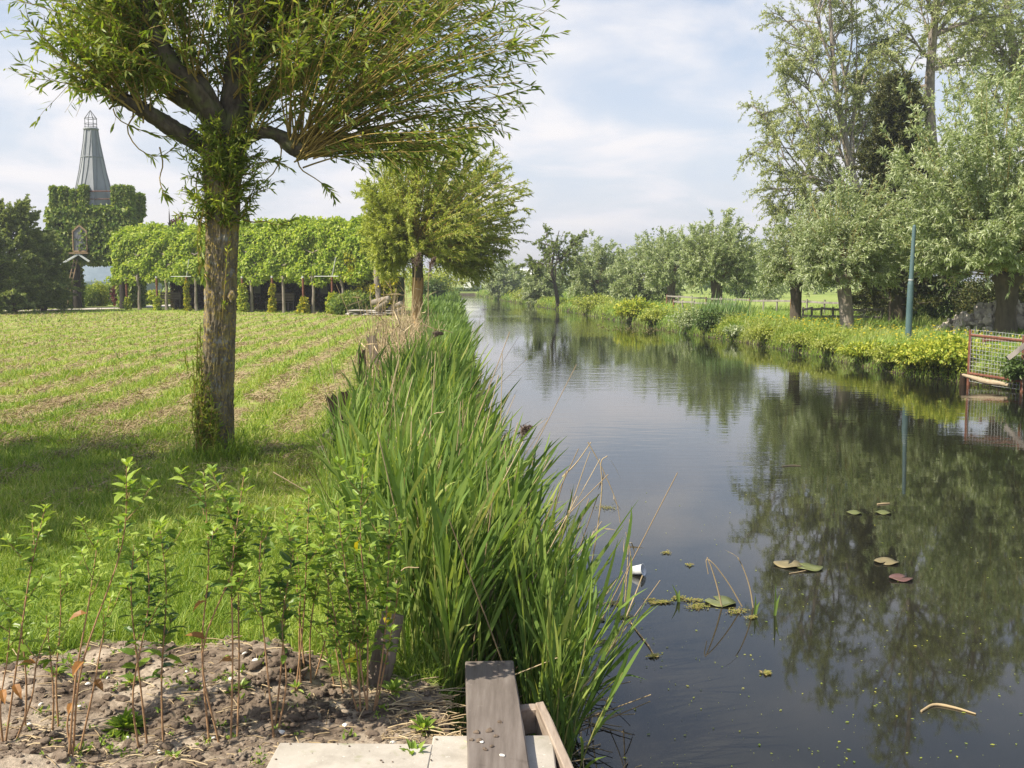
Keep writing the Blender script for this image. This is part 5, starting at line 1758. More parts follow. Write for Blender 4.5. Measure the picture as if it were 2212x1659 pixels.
# ------------------------------------------------------------------ reeds on the left bank
def reed_plants(mb, x, y, z0, H, lw, nl, lean, ms=None, sw=.004, segs=5, rb=0.):
    """Reed stems with long leaves."""
    n = len(x)
    d = rng.normal(size=(n, 3)) * .10 + lean
    d[:, 2] = 1
    t = np.linspace(0, 1, 6)
    base = np.stack([x, y, z0], 1)
    bow = np.stack([rng.normal(size=n) * .07 + .04, rng.normal(size=n) * .06, -.03 + 0 * x], 1)
    P = base[:, None] + (d[:, None] * t[None, :, None] + bow[:, None] * (t ** 2)[None, :, None]) * H[:, None, None]
    if ms is not None:
        tubes(ms, P, np.linspace(sw, sw * .5, 6), 4, r=np.clip(.35 + .65 * rng.random(n), 0, 1), cap=False)
    si = np.repeat(np.arange(n), nl)
    tt = (.22 + .76 * (np.tile(np.arange(nl), n) + rng.random(n * nl)) / nl)
    a, tg = along(P, si, tt)
    m = len(si)
    az = rng.random(m) * 6.28
    o = np.stack([np.cos(az) + .06, np.sin(az) * .8, 0 * az], 1)
    L = (.27 + .27 * rng.random(m)) * (1.1 - .35 * np.abs(tt - .6)) * (H[si] / 1.4) ** .5
    up = .85 + .55 * rng.random(m)
    k = np.linspace(0, 1, segs)
    dr = nrm(o * (.14 + .24 * rng.random((m, 1))) + tg * up[:, None])
    droop = (.05 + .5 * rng.random(m) ** 2.5)
    Q = a[:, None] + dr[:, None] * (k[None, :, None] * L[:, None, None]) + (o * .35 + [0, 0, -.8])[:, None] * ((k ** 2.4)[None, :] * (L * droop)[:, None])[..., None]
    W = lw * (.7 + .6 * rng.random((m, 1))) * np.array([.35, .95, 1., .7, .05])[None] if segs == 5 else lw * np.array([.6, 1., .1])[None]
    side = np.cross(dr, rng.normal(size=(m, 3)) * .5 + np.array([.2, -.6, .3]))
    ribbons(mb, Q, W, side, np.clip(rb + .62 * rng.random(m) ** 1.2 + .34 * (rng.random(n)[si]) ** 1.5, 0, 1))

def reeds():
    mb, ms = MB(), MB()
    def band(n, y0, y1, H0, H1, lw, nl, segs=5, inset=.0):
        y = y0 + (y1 - y0) * rng.random(n) ** .9
        l, r = itp(y, LEFT) - .02 - .22 * np.clip(6 - y, 0, 1), itp(y, REED_R)
        u = rng.random(n)
        x = l + (r - l) * u
        # a gap over the end of the plank
        k = ~((np.abs(x + .07 + .02 * (y - 4)) < .14) & (y < 4.62))
        k &= ~((x < -.02) & (y < 4.08)) & ~((x < -.48) & (y < 4.35))
        k &= ~((x < l + .22) & (rng.random(n) < .35)) & ~((y > 11.5) & (x < l + .25 + .6 * np.clip((y - 11.5) / 3, 0, 1)) & (rng.random(n) < .93))
        cl = fbm(x * 2.2, y * 1.1, 0 * x + 31, 3)
        k &= rng.random(n) < np.clip(cl * 2.6 - .55, .25, 1)
        k &= ~((y > 8.0) & (y < 11.2) & (x < l + .38))
        x, y, u, cl = x[k], y[k], u[k], cl[k]
        z = np.maximum(gz(x, y), WATER - .15) - .02
        H = (H0 + (H1 - H0) * rng.random(len(x))) * (.86 + .28 * cl)
        top = H - (z - WATER) * .55
        top *= np.where(u > .75, 1 - 1.1 * (u - .75), 1) * np.where(u < .25, .8 + .8 * u, 1)
        lean = np.stack([.02 + .10 * np.clip(u - .6, 0, 1) - .12 * np.clip(.2 - u, 0, 1), -.02 + 0 * u, 0 * u], 1)
        reed_plants(mb, x, y, z, top, lw, nl, lean, ms, .0042 if y0 < 14 else .006, segs)
    band(1000, 4.0, 5.4, .72, 1.05, .0072, 7)
    band(2200, 5.0, 8.5, .85, 1.18, .0072, 7)
    band(2500, 8.0, 13.5, .95, 1.24, .0098, 6)
    band(1200, 13, 18, .85, 1.1, .012, 6)
    mb.build('tmp', M['reed'])
    o = bpy.data.objects['tmp']
    o.name = 'reeds'
    tag(o, 'dense green reed bed standing along the left water edge', 'reeds', None, 'stuff')
    o2 = ms.build('reed_stems', M['reed'])
    o2.parent = o
    mb2, ms2 = MB(), None
    for n, y0, y1, lw, nl in ((1900, 17, 30, .018, 6), (1700, 30, 55, .03, 5), (1300, 55, 138, .06, 5)):
        y = y0 + (y1 - y0) * rng.random(n)
        l, r = itp(y, LEFT), itp(y, REED_R)
        x = l - .05 + (r - l + .1) * np.where(y < 30, .45 + .55 * rng.random(n), rng.random(n))
        z = np.maximum(gz(x, y), WATER - .1)
        H = (.75 + .3 * rng.random(n)) - (z - WATER) * .5
        reed_plants(mb2, x, y, z, H, lw, nl, np.array([[.12, 0, 0]]), None, segs=3)
    o = stuff('far_reeds', mb2, M['reed_far'], 'pale green reeds continuing along the left bank into the distance', 'reeds')
    # green weeds in the shelter of the reeds
    mb = MB()
    n = 5200
    y = 4.0 + 7 * rng.random(n) ** 1.3
    x = itp(y, LEFT) + (-.22 + .75 * rng.random(n))
    k = ~((np.abs(x + .07) < .17) & (y < 4.6)) & ~((x < -.3) & (y < 4.15)) & ~((x > -.25) & (y < 4.3))
    x, y = x[k], y[k]
    n = len(x)
    z = np.maximum(gz(x, y), WATER)
    d = rng.normal(size=(n, 3)) * .35 + [.05, 0, 1]
    h = .16 + .25 * rng.random(n)
    P0 = np.stack([x, y, z - .02], 1)
    P = np.stack([P0, P0 + d * h[:, None] * .6, P0 + d * h[:, None] + np.stack([d[:, 0] * .12, d[:, 1] * .12, -.04 + 0 * x], 1)], 1)
    a = rng.random(n) * 6.28
    ribbons(mb, P, np.array([.0035, .003, .0004]), np.stack([np.cos(a), np.sin(a), 0 * a], 1), rng.random(n))
    stuff('bank_weeds', mb, M['meadow'], 'soft grass growing at the foot of the reeds', 'grass')
    # straw-coloured dead reeds
    mb = MB()
    n = 1000
    y = 12.5 + 15 * rng.random(n) ** 1.1
    x = itp(y, LEFT) + -.1 + .85 * rng.random(n)
    z = gz(x, y)
    H = .7 + .6 * rng.random(n) - .25 * np.clip((y - 20) / 6, 0, 1)
    d = rng.normal(size=(n, 3)) * .2 + [.06, 0, 1]
    t = np.linspace(0, 1, 5)
    P = np.stack([x, y, z], 1)[:, None] + d[:, None] * (t[None, :, None] * H[:, None, None]) + (rng.normal(size=(n, 3)) * .14)[:, None] * (t ** 2)[None, :, None] * H[:, None, None]
    tubes(mb, P, np.linspace(.007, .003, 5), 4, r=rng.random(n), cap=False)
    si = np.repeat(np.arange(n), 3)
    a, tg = along(P, si, rng.random(len(si)))
    leaves(mb, a, tg * .5 + rng.normal(size=a.shape) * .6 + [0, 0, -.3], .28, .016, rng.random(len(si)), kind='long', curl=.4)
    n = 900
    y = 4.2 + 9 * rng.random(n)
    x = itp(y, LEFT) + (itp(y, REED_R) - itp(y, LEFT)) * rng.random(n)
    k = ~((np.abs(x + .07) < .15) & (y < 4.6))
    x, y = x[k], y[k]
    n = len(x)
    z = np.maximum(gz(x, y), WATER)
    d = rng.normal(size=(n, 3)) * .35 + [.2, 0, 1]
    H = .4 + .6 * rng.random(n)
    P = np.stack([x, y, z], 1)[:, None] + d[:, None] * (t[None, :, None] * H[:, None, None])
    tubes(mb, P, np.linspace(.0035, .002, 5), 4, r=rng.random(n), cap=False)
    n = 240
    y = 4.1 + 6 * rng.random(n) ** 1.3
    x = itp(y, REED_R) + .03 + .11 * rng.normal(size=n)
    k = x > .24
    x, y = np.where((y < 4.2) & (x < .24), .3, x), y
    a = rng.random(n) * 6.28
    L = .05 + .22 * rng.random(n)
    d = np.stack([np.cos(a) * L, np.sin(a) * L, (.05 + .5 * rng.random(n) ** 3) * L], 1)
    P0 = np.stack([x, y, 0 * x + WATER + .004], 1)
    P = np.stack([P0, P0 + d * .3, P0 + d * .55 + [0, 0, .004], P0 + d * .8, P0 + d], 1)
    tubes(mb, P, np.linspace(.003, .002, 5), 4, r=rng.random(n) * .7, cap=False)
    stuff('dead_reeds', mb, M['dry'], 'straw-coloured dead reeds standing on the left bank before the bushy willow', 'reeds')
reeds()

def dry_stalk(label, pts, y0, r=.0035, plume=None, leaf=0, name='dry_reed_stalk', cat='reed stalk'):
    P = np.array([D(px, py, y0 + dy) for px, py, dy in pts])
    t = thing(name, label, cat, P[0])
    q = bend_path(np.c_[P, 0 * P[:, :1]], 16)[:, :3]
    mb = MB()
    tubes(mb, q[None], np.linspace(r, r * .55, 16), 6, r=.6)
    mb.build('stalk', M['dry'], t)
    if leaf:
        for _ in range(leaf):
            mb = MB()
            a, tg = along(q[None], np.zeros(1, int), .3 + .7 * rng.random(1))
            leaves(mb, a, tg * .5 + rng.normal(size=a.shape) * .6 + [0, 0, -.3], .14, .01, rng.random(1), kind='long', curl=.5)
            mb.build('dead_leaf', M['dry'], t)
    if plume:
        mb = MB()
        n = 220
        L, dr = plume
        u = rng.random(n)
        tip = q[-1] + np.outer(u, np.array(dr) * L) + np.outer(u * u, [0.03, 0, -.25 * L])
        d = rng.normal(size=(n, 3)) * .35 + np.array(dr) + [.2, 0, -.5]
        leaves(mb, tip, d, L * .38 * (1.15 - .7 * u), .006, rng.random(n), kind='long', curl=.4)
        mb.build('plume', M['plume'], t)
    return t
def stalks():
    dry_stalk('long pale bent stalk arching up from the reeds over the dark water', [(1215, 1512, 0), (1268, 1475, 0), (1330, 1380, .05), (1370, 1290, .1), (1388, 1243, .1)], 4.15, .0048, leaf=1)
    dry_stalk('tall dry stalk leaning right over the water with a kinked tip', [(1262, 1290, 0), (1285, 1180, 0), (1300, 1060, 0), (1298, 1000, 0), (1312, 985, 0)], 5.6, .0045, leaf=2)
    dry_stalk('straight dry stalk crossing the kinked one above the water', [(1215, 1030, 0), (1245, 1000, 0), (1277, 955, 0)], 7.0, .006)
    dry_stalk('thin dry stalk curving down toward the water beside the kinked one', [(1270, 955, 0), (1300, 1010, 0), (1330, 1080, 0), (1340, 1130, 0)], 7.0, .004, leaf=2)
    dry_stalk('dry stalk near the floating white cup', [(1350, 1300, 0), (1355, 1230, 0), (1358, 1170, 0), (1360, 1122, 0)], 5.3, .004, leaf=2)
    dry_stalk('slim grey stalk leaning left among the reed edge above the cup', [(1320, 1330, 0), (1345, 1270, 0), (1362, 1205, 0), (1352, 1150, 0)], 5.2, .0035, leaf=2)
    dry_stalk('faint dry stalk sticking out of the reeds towards mid canal', [(1200, 1190, 0), (1235, 1090, 0), (1262, 1010, 0), (1275, 975, 0)], 6.6, .004, leaf=1)
    dry_stalk('dead reed with pale drooping plume in the near reed bed', [(1120, 1130, 0), (1118, 1050, 0), (1122, 980, 0), (1124, 935, 0)], 5.9, .003, (.12, (.25, -.1, .55)))
    dry_stalk('tall dead reed with grey plume beside the orange willow trunk', [(926, 700, 0), (925, 660, 0), (925, 620, 0), (926, 580, 0)], 13.0, .006, (.20, (.25, 0, .9)))
    dry_stalk('tall dead reed with plume crossing the top of the orange willow trunk', [(890, 700, 0), (893, 640, 0), (896, 600, 0), (897, 575, 0)], 13.4, .006, (.24, (.1, 0, .9)))
    dry_stalk('short dead reed with drooping brown plume over the pale reeds', [(920, 760, 0), (928, 735, 0), (934, 720, 0)], 11.5, .004, (.16, (.5, 0, .25)))
    dry_stalk('leaning dry stem crossing the middle of the green reeds', [(800, 1160, 0), (850, 1070, 0), (905, 960, 0), (930, 900, 0), (960, 890, 0)], 5.2, .0045)
    dry_stalk('pale broken stem low among the green reeds by the leaning stump', [(820, 1345, 0), (845, 1295, 0), (868, 1232, 0), (905, 1226, 0)], 4.1, .0042)
    dry_stalk('straw stem standing beside the broken black board', [(760, 1110, 0), (740, 1000, 0), (722, 900, 0)], 8.6, .006)
    dry_stalk('dry stem lying slantwise on the shaded lawn', [(590, 1020, 0), (625, 1040, 0), (662, 1062, 0)], 7.3, .006)
stalks()

# ------------------------------------------------------------------ timber scraps along the left bank
def broken_boards():
    def brd(label, base, top, w, y, th=.03, m='black_wood', jag=6, name='broken_board'):
        p, q = D(*base, y), D(*top, y + .05)
        t = nrm(q - p)
        a = nrm(np.cross(t, [0, 1, 0]))
        n = np.cross(a, t)
        L = np.linalg.norm(q - p)
        prof = [(-w[0], 0), (w[0], 0)] + [(w[1] * (1 - 2 * k / jag), L * (1 - .16 * rng.random() * (k % 2))) for k in range(jag + 1)]
        V = np.array([p + a * x + t * z for x, z in prof])
        K = len(V)
        mb = MB()
        VV = np.vstack([V - n * th / 2, V + n * th / 2])
        c = VV[:K].mean(0), VV[K:].mean(0)
        VV = np.vstack([VV, c])
        i = np.arange(K)
        mb.add(VV, np.stack([i, np.roll(i, -1), np.full(K, 2 * K)], 1))
        mb.add(VV, np.stack([np.roll(i, -1) + K, i + K, np.full(K, 2 * K + 1)], 1))
        mb.add(VV, np.stack([i + K, np.roll(i, -1) + K, np.roll(i, -1), i], 1))
        tag(mb.build(name, M[m]), label, 'board')
    brd('splintered black board leaning left out of the reeds', (752, 968), (727, 848), (.055, .11), 9.3)
    brd('narrow jagged black board standing upright behind the leaning one', (786, 835), (781, 755), (.05, .04), 12.2)
    brd('weathered grey board end sticking up before the dead reeds', (812, 790), (801, 722), (.06, .06), 13.5, m='old_wood')
    for (a, b, r, y, lab) in (((708, 965), (765, 880), .045, 9.3, 'thick rotting log leaning against the broken boards'), ((712, 958), (742, 908), .03, 9.1, 'thin split log beside the rotting one'),
                              ((700, 945), (770, 872), .03, 9.5, 'grey pole lying behind the rotting log'), ((690, 968), (722, 962), .025, 9.0, 'short grey wood scrap lying on the lawn edge')):
        p, q = D(*a, y), D(*b, y + .5)
        mb = MB()
        limb(mb, [(*p, r), (*((p + q) / 2 + [0, 0, -.01]), r * 1.1), (*q, r * .8)], 14, 12, .012, a[0], lump=.4)
        tag(mb.build('rotting_log', M['old_wood']), lab, 'log')
    mb = MB()
    p, q = D(812, 1490, 3.95), D(848, 1332, 4.02)
    limb(mb, [(*(p - [.02, 0, .1]), .044), (*p, .043), (*(p * .5 + q * .5), .045), (*q, .043), (*(q + (q - p) * .02), .04)], 40, 26, .012, 2, fx=16, fz=2.5, lump=.25)
    tag(mb.build('wooden_stump', M['old_wood']), 'weathered square-topped wooden post leaning right behind the saplings', 'post')
broken_boards()

# ------------------------------------------------------------------ slabs, plank and boards at the bottom
def dock():
    def slab(name, label, c, sx, sy, th, rot, m):
        mb = MB()
        nx, ny = 24, 24
        # rounded slab with slightly worn edges
        box(mb, (c[0], c[1], c[2] - th / 2), sx, sy, th, rot)
        tag(mb.build(name, M[m]), label, 'paving slab')
    a = G(600, 1612, .02)
    b = G(932, 1622, .02)
    slab('concrete_slab', 'left concrete paving slab with its corner in the soil', ((a[0] + b[0]) / 2, a[1] - .25, .032), b[0] - a[0], .5, .06, -.02, 'concrete')
    a = G(937, 1588, .03)
    b = G(1196, 1592, .03)
    slab('concrete_slab', 'concrete paving slab lying under the dark plank', ((a[0] + b[0]) / 2, a[1] - .25, .03), b[0] - a[0], .5, .06, .01, 'concrete')
    # plank
    n0 = (G(1010, 1659, .075) + G(1146, 1659, .075)) / 2
    f0 = (G(1012, 1455, .075) + G(1106, 1450, .075)) / 2
    d = nrm(f0 - n0)
    w = np.linalg.norm(G(1010, 1659, .075) - G(1146, 1659, .075)) * .985
    mb = MB()
    beam(mb, n0 - d * .8 + [0, 0, -.02], f0 + d * .12 + [0, 0, -.02], w, .042, seg=14, jit=.003)
    tag(mb.build('plank', M['plank']), 'dark grey wooden plank running from the slabs into the reeds', 'plank')
    # board on edge along the water
    p, q = G(1166, 1522, .03), G(1236, 1680, .03)
    dd = nrm(q - p)
    mb = MB()
    beam(mb, p - [0, 0, .11], q + dd * .7 - [0, 0, .11], .032, .24, seg=8, jit=.003)
    tag(mb.build('edge_board', M['board']), 'weathered board set on edge along the water beside the slabs', 'board')
    p, q = G(1114, 1528, .02), G(1168, 1524, .02)
    mb = MB()
    beam(mb, p - [.02, 0, .05], q - [0, 0, .05], .05, .10, seg=4, jit=.006)
    tag(mb.build('cross_timber', M['board']), 'short split timber across the end of the edge board', 'timber')
    # crumbs of soil on the plank
    for px, py, s in ((1030, 1582, .012), (1058, 1578, .016), (1048, 1618, .010), (1072, 1590, .009), (1036, 1600, .014), (1080, 1560, .011), (1018, 1598, .009), (1062, 1612, .008)):
        g = G(px, py, .078)
        mb = MB()
        rock(mb, g, (s, s * .9, s * .6), 2, None, .5)
        tag(mb.build('soil_crumb', M['clod']), 'crumb of dark soil lying on the plank', 'soil clod', 'soil crumbs on the plank')
    for px, py in ((1040, 1602), (1085, 1631)):
        g = G(px, py, .078)
        mb = MB()
        rock(mb, g, (.011, .008, .003), 2, None, .4, smooth=True)
        tag(mb.build('shell', M['shell']), 'small white shell fragment on the plank', 'shell', 'shells on the plank')
dock()

# ------------------------------------------------------------------ soil bed
def soil_bed():
    mb = MB()
    n = 0
    while n < 1700:
        px, py = rng.random() * 1010, 1370 + rng.random() * 300
        g = G(px, py)
        if soil_mask(g[0], g[1]) < .6 or g[0] > -.24 or (px > 590 and py > 1608 and rng.random() > (.5 if py < 1630 else .06)):
            continue
        s = .0025 + .006 * rng.random() + .016 * rng.random() ** 6
        if px > 590 and py > 1608:
            s = .0015 + .003 * rng.random()
            rock(mb, (g[0], g[1], .034), (s, s, s * .7), 1, None, .8, smooth=False, cut=False)
            n += 1
            continue
        rock(mb, (g[0], g[1], float(gz(g[0], g[1])) + s * .1), (s * (1 + .5 * rng.random()), s, s * .75), 1 if s < .007 else 2, None, .8, smooth=False, cut=s > .007)
        n += 1
    for px, py, s in ((560, 1475, .06), (590, 1500, .055), (620, 1478, .06), (545, 1505, .045), (690, 1505, .045), (720, 1545, .05), (650, 1560, .04), (420, 1560, .045), (470, 1620, .04), (520, 1635, .035), (350, 1600, .04), (200, 1600, .035), (90, 1620, .04), (760, 1520, .035), (410, 1500, .035), (300, 1450, .05), (520, 1560, .03), (585, 1555, .035)):
        g = G(px, py)
        for k in range(16):
            o = rng.normal(size=2) * s * .75
            ss = s * (.15 + .42 * rng.random() ** 2)
            rock(mb, (g[0] + o[0], g[1] + o[1], float(gz(g[0], g[1])) + ss * .3), (ss * (1 + .5 * rng.random()), ss * .85, ss * .65), 3, None, 1.0, smooth=True, cut=True)
    stuff('soil_clods', mb, M['clod'], 'crumbly dark and grey soil clods in the planting bed', 'soil')
    mb = MB()
    P = []
    for _ in range(560):
        px, py = rng.random() * 1010, 1385 + rng.random() * 275
        if rng.random() < .35:
            px, py = 820 + rng.random() * 190, 1490 + rng.random() * 110
        g = G(px, py)
        if g[0] > -.17 or soil_mask(g[0], g[1]) < .4:
            continue
        a = rng.normal() * .9
        L = .02 + .12 * rng.random() ** 1.6
        d = np.array([math.cos(a), math.sin(a) * .8, .12 * rng.normal()]) * L
        z = max(float(gz(g[0], g[1])), float(gz(g[0] + d[0], g[1] + d[1]))) + .008
        p = np.array([g[0], g[1], z])
        P.append([p, p + d * .5 + [0, 0, .004], p + d])
    tubes(mb, np.array(P), .0022, 4, r=rng.random(len(P)))
    stuff('straw_litter', mb, M['dry'], 'dry straw and broken stems scattered on the soil bed', 'straw')
    pr = None
    for px, py in ((404, 1480), (530, 1462), (552, 1480), (500, 1508), (65, 1572), (345, 1622), (232, 1480), (190, 1490), (172, 1530), (318, 1440), (520, 1500), (88, 1530), (848, 1612), (460, 1590), (275, 1585), (610, 1590), (745, 1575)):
        g = G(px, py)
        if pr is None:
            mb = MB()
            rock(mb, (0, 0, 0), (.012, .009, .004), 2, 3., .4, smooth=True)
            pr = o = mb.build('shell', M['shell'])
        else:
            o = pr.copy()
            COL.objects.link(o)
        o.location = (g[0], g[1], float(gz(g[0], g[1])) + .014)
        o.rotation_euler = (rng.normal() * .3, rng.normal() * .3, rng.random() * 6)
        o.scale = [.7 + .7 * rng.random()] * 3
        tag(o, 'small white shell fragment lying on the soil bed', 'shell', 'shells on the soil')
    mb = MB()
    for _ in range(150):
        px, py = rng.random() * 1000, 1385 + rng.random() * 270
        g = G(px, py)
        if g[0] > -.2 or soil_mask(g[0], g[1]) < .5 or (px > 590 and py > 1600):
            continue
        k = 4 + int(6 * rng.random())
        b = np.array([g[0], g[1], float(gz(g[0], g[1])) + .006]) + rng.normal(size=(k, 3)) * [.012, .012, .003]
        d = rng.normal(size=(k, 3)) * .8 + [0, 0, .7]
        s = .010 + .016 * rng.random()
        leaves(mb, b, d, s * (.6 + .8 * rng.random(k)), s * .5, rng.random(k), kind='broad')
    stuff('seedlings', mb, M['leaf_privet'], 'tiny green seedlings sprouting all over the soil bed', 'seedlings')
    # small weeds
    for i, (px, py, s, k, lab) in enumerate(((520, 1520, .035, 12, 'small seedling beside the dark clods in the soil'), (270, 1560, .07, 60, 'larger weed tuft on the soil in front of the left saplings'), (915, 1582, .05, 26, 'leafy weed left of the plank'),
                         (895, 1640, .05, 26, 'low weed between soil and the slab'), (285, 1488, .04, 16, 'leafy seedling between the left saplings'), (640, 1510, .03, 10, 'seedling at the foot of the middle saplings'), (375, 1640, .03, 10, 'seedling at the bottom of the soil bed'),
                         (500, 1525, .03, 10, 'seedling by the four-stemmed sapling'), (850, 1500, .05, 24, 'weed clump under the leafy shrub'), (120, 1480, .04, 14, 'weed by the stems at the left'), (985, 1560, .04, 18, 'weed tucked against the plank'))):
        g = G(px, py)
        b = np.array([g[0], g[1], float(gz(g[0], g[1])) + .005])
        t = thing('weed', lab, 'weed', b)
        d = fib_dirs(k, .2, 1.35, .2)
        mb = MB()
        leaves(mb, b + d * s * .25, d, s * (.7 + .5 * rng.random(k)), s * .42, rng.random(k), kind='broad', up=np.tile([0, 0, 1.], (k, 1)) + rng.normal(size=(k, 3)) * .2)
        mb.build('leaves', M['leaf_privet'], t)
        mb = MB()
        tubes(mb, np.stack([np.tile(b - [0, 0, .02], (k, 1)), b + d * s * .2, b + d * s * .5], 1), .0012, 4, cap=False)
        mb.build('stems', M['stem'], t)
soil_bed()

# ------------------------------------------------------------------ privet saplings
def sapling(label, stems, dark=0., brown=0, yellow=0, bushy=0, group='privet saplings in the soil bed'):
    """stems: (base px, py, top px, py, first leaf fraction, leaf size)."""
    b0 = G(stems[0][0], stems[0][1])
    base = np.array([b0[0], b0[1], float(gz(b0[0], b0[1]))])
    t = thing('privet_sapling', label, 'shrub', base, group)
    mb, md, mw = MB(), MB(), MB()
    odd = []
    for (x0, y0, x1, y1, f0, ls) in stems:
        g = G(x0, y0)
        p = np.array([g[0], g[1], float(gz(g[0], g[1])) - .02])
        q = D(x1, y1, p[1] + .03 * rng.normal())
        L = np.linalg.norm(q - p)
        m1, m2 = p + (q - p) * .35 + rng.normal(size=3) * .012 * L * 2, p + (q - p) * .7 + rng.normal(size=3) * .012 * L * 2
        path = bend_path([(*p, 0), (*m1, 0), (*m2, 0), (*q, 0)], 16)[:, :3]
        tubes(mw, path[None], np.linspace(.0042, .0014, 16), 6)
        paths = [(path, f0, ls, L)]
        # short side shoots in the leafy upper part
        ns = int((2 + bushy) * L / .45)
        for k in range(ns):
            f = f0 + (1 - f0) * (.05 + .75 * rng.random())
            a, tg = along(path[None], np.array([0]), np.array([f]))
            az = rng.random() * 6.28
            d = nrm(np.array([math.cos(az), math.sin(az), 1.1]))
            l = (.05 + .10 * rng.random()) * (1 + .6 * (bushy > 2))
            sp = bend_path([(*a[0], 0), (*(a[0] + d * l * .5), 0), (*(a[0] + d * l + [0, 0, .02]), 0)], 7)[:, :3]
            tubes(mw, sp[None], np.linspace(.0018, .0009, 7), 5)
            paths.append((sp, .15, ls * .85, l))
        for pa, f, s, l in paths:
            nn = max(3, int(l * (1 - f) / (.026 if l > .2 else .018)))
            tt = f + (1 - f) * ((np.arange(nn) + .3 * rng.random(nn)) / nn) ** .8
            tt = np.concatenate([tt, [.985, .995]])
            nn += 2
            a, tg = along(pa[None], np.zeros(nn, int), tt)
            az = np.arange(nn) * 1.5708 + rng.normal(size=nn) * .25 + rng.random() * 6
            for s2 in (0, math.pi):
                rad = np.stack([np.cos(az + s2), np.sin(az + s2), 0 * az], 1)
                el = np.where(tt > .9, 1.1, .35 + .3 * rng.random(nn))
                d = rad + el[:, None] * np.array([0, 0, 1.])
                drp = rng.random(nn) < .2
                d[drp, 2] -= .5
                k = rng.random(nn) < (.82 if l > .2 else .95)
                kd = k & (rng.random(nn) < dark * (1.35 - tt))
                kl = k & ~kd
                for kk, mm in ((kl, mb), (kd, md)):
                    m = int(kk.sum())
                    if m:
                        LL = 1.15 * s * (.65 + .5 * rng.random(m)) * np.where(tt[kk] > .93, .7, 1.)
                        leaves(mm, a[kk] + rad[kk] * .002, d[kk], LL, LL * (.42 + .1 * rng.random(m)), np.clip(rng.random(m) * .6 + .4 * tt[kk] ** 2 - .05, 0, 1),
                               up=np.tile([0, 0, 1.], (m, 1)) + rng.normal(size=(m, 3)) * .25, kind='broad', fold=.16, curl=.12 + .2 * rng.random(m)[:, None])
        for cnt, mm in ((brown, ('withered_leaf', 'leaf_brown')), (yellow, ('yellow_leaf', 'leaf_yellow'))):
            if cnt:
                f = .25 + .5 * rng.random(cnt)
                a, tg = along(path[None], np.zeros(cnt, int), f)
                d = rng.normal(size=(cnt, 3)) + [-.5, -.4, -.1]
                for q in range(cnt):
                    ml = MB()
                    leaves(ml, a[q:q + 1], d[q:q + 1], ls * 1.2, ls * .6, rng.random(1), up=np.array([[0, -.4, 1.]]), kind='broad', curl=.35)
                    odd.append((mm, ml))
    mw.build('stems', M['stem'], t)
    mb.build('leaves', M['leaf_privet'], t)
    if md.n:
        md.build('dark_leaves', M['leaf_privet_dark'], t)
    for (nm, ma), ml in odd[:4]:
        ml.build(nm, M[ma], t)

sapling('two-stemmed sapling nearest the left edge', [(10, 1598, 98, 1095, .45, .052), (32, 1592, 108, 1355, .6, .05), (6, 1600, 22, 1345, .65, .05)], .1, 1)
sapling('tall sapling second from the left with a dense leafy tip', [(156, 1632, 274, 1000, .56, .056), (148, 1640, 214, 1150, .66, .05), (162, 1640, 150, 1420, .75, .04), (168, 1622, 240, 1290, .7, .045)], .12, 1)
sapling('short thin sapling between the first two tall ones', [(126, 1562, 130, 1230, .55, .052), (112, 1580, 100, 1330, .6, .05), (52, 1560, 62, 1260, .55, .05)], .15)
sapling('sapling with dark rounded leaves down its pair of stems', [(318, 1592, 290, 1170, .32, .06), (352, 1592, 344, 1128, .3, .062), (300, 1600, 318, 1180, .5, .05)], .6)
sapling('pale four-stemmed sapling with two withered brown leaves', [(452, 1592, 440, 1020, .52, .056), (474, 1592, 456, 1012, .5, .056), (498, 1592, 528, 1020, .5, .056), (512, 1588, 526, 1140, .45, .055)], .3, 1)
sapling('dark-leaved sapling right of the four-stemmed one', [(592, 1592, 570, 1105, .42, .055), (594, 1566, 636, 1180, .45, .06), (598, 1580, 622, 1250, .5, .055)], .4)
sapling('green shrub with many upright stems left of the leaning stump', [(640, 1500, 668, 1060, .4, .052), (660, 1485, 614, 1100, .45, .052), (680, 1480, 740, 1140, .4, .052), (672, 1490, 705, 1100, .4, .05), (650, 1495, 640, 1180, .4, .05)], .1, 0, 0, .6)
sapling('tallest leafy shrub in front of the reeds with one yellow leaf', [(793, 1541, 785, 980, .22, .052), (780, 1541, 728, 1085, .3, .052), (806, 1535, 842, 1100, .3, .052), (796, 1541, 765, 1190, .3, .052), (775, 1535, 700, 1220, .3, .05), (810, 1530, 868, 1240, .35, .05)], .1, 0, 1, 1)
sapling('low leafy shoots at the foot of the tallest shrub', [(742, 1500, 718, 1330, .2, .042), (760, 1500, 745, 1300, .2, .042), (725, 1490, 690, 1350, .2, .042), (770, 1490, 790, 1330, .2, .042)], .12, 0, 0, 2)

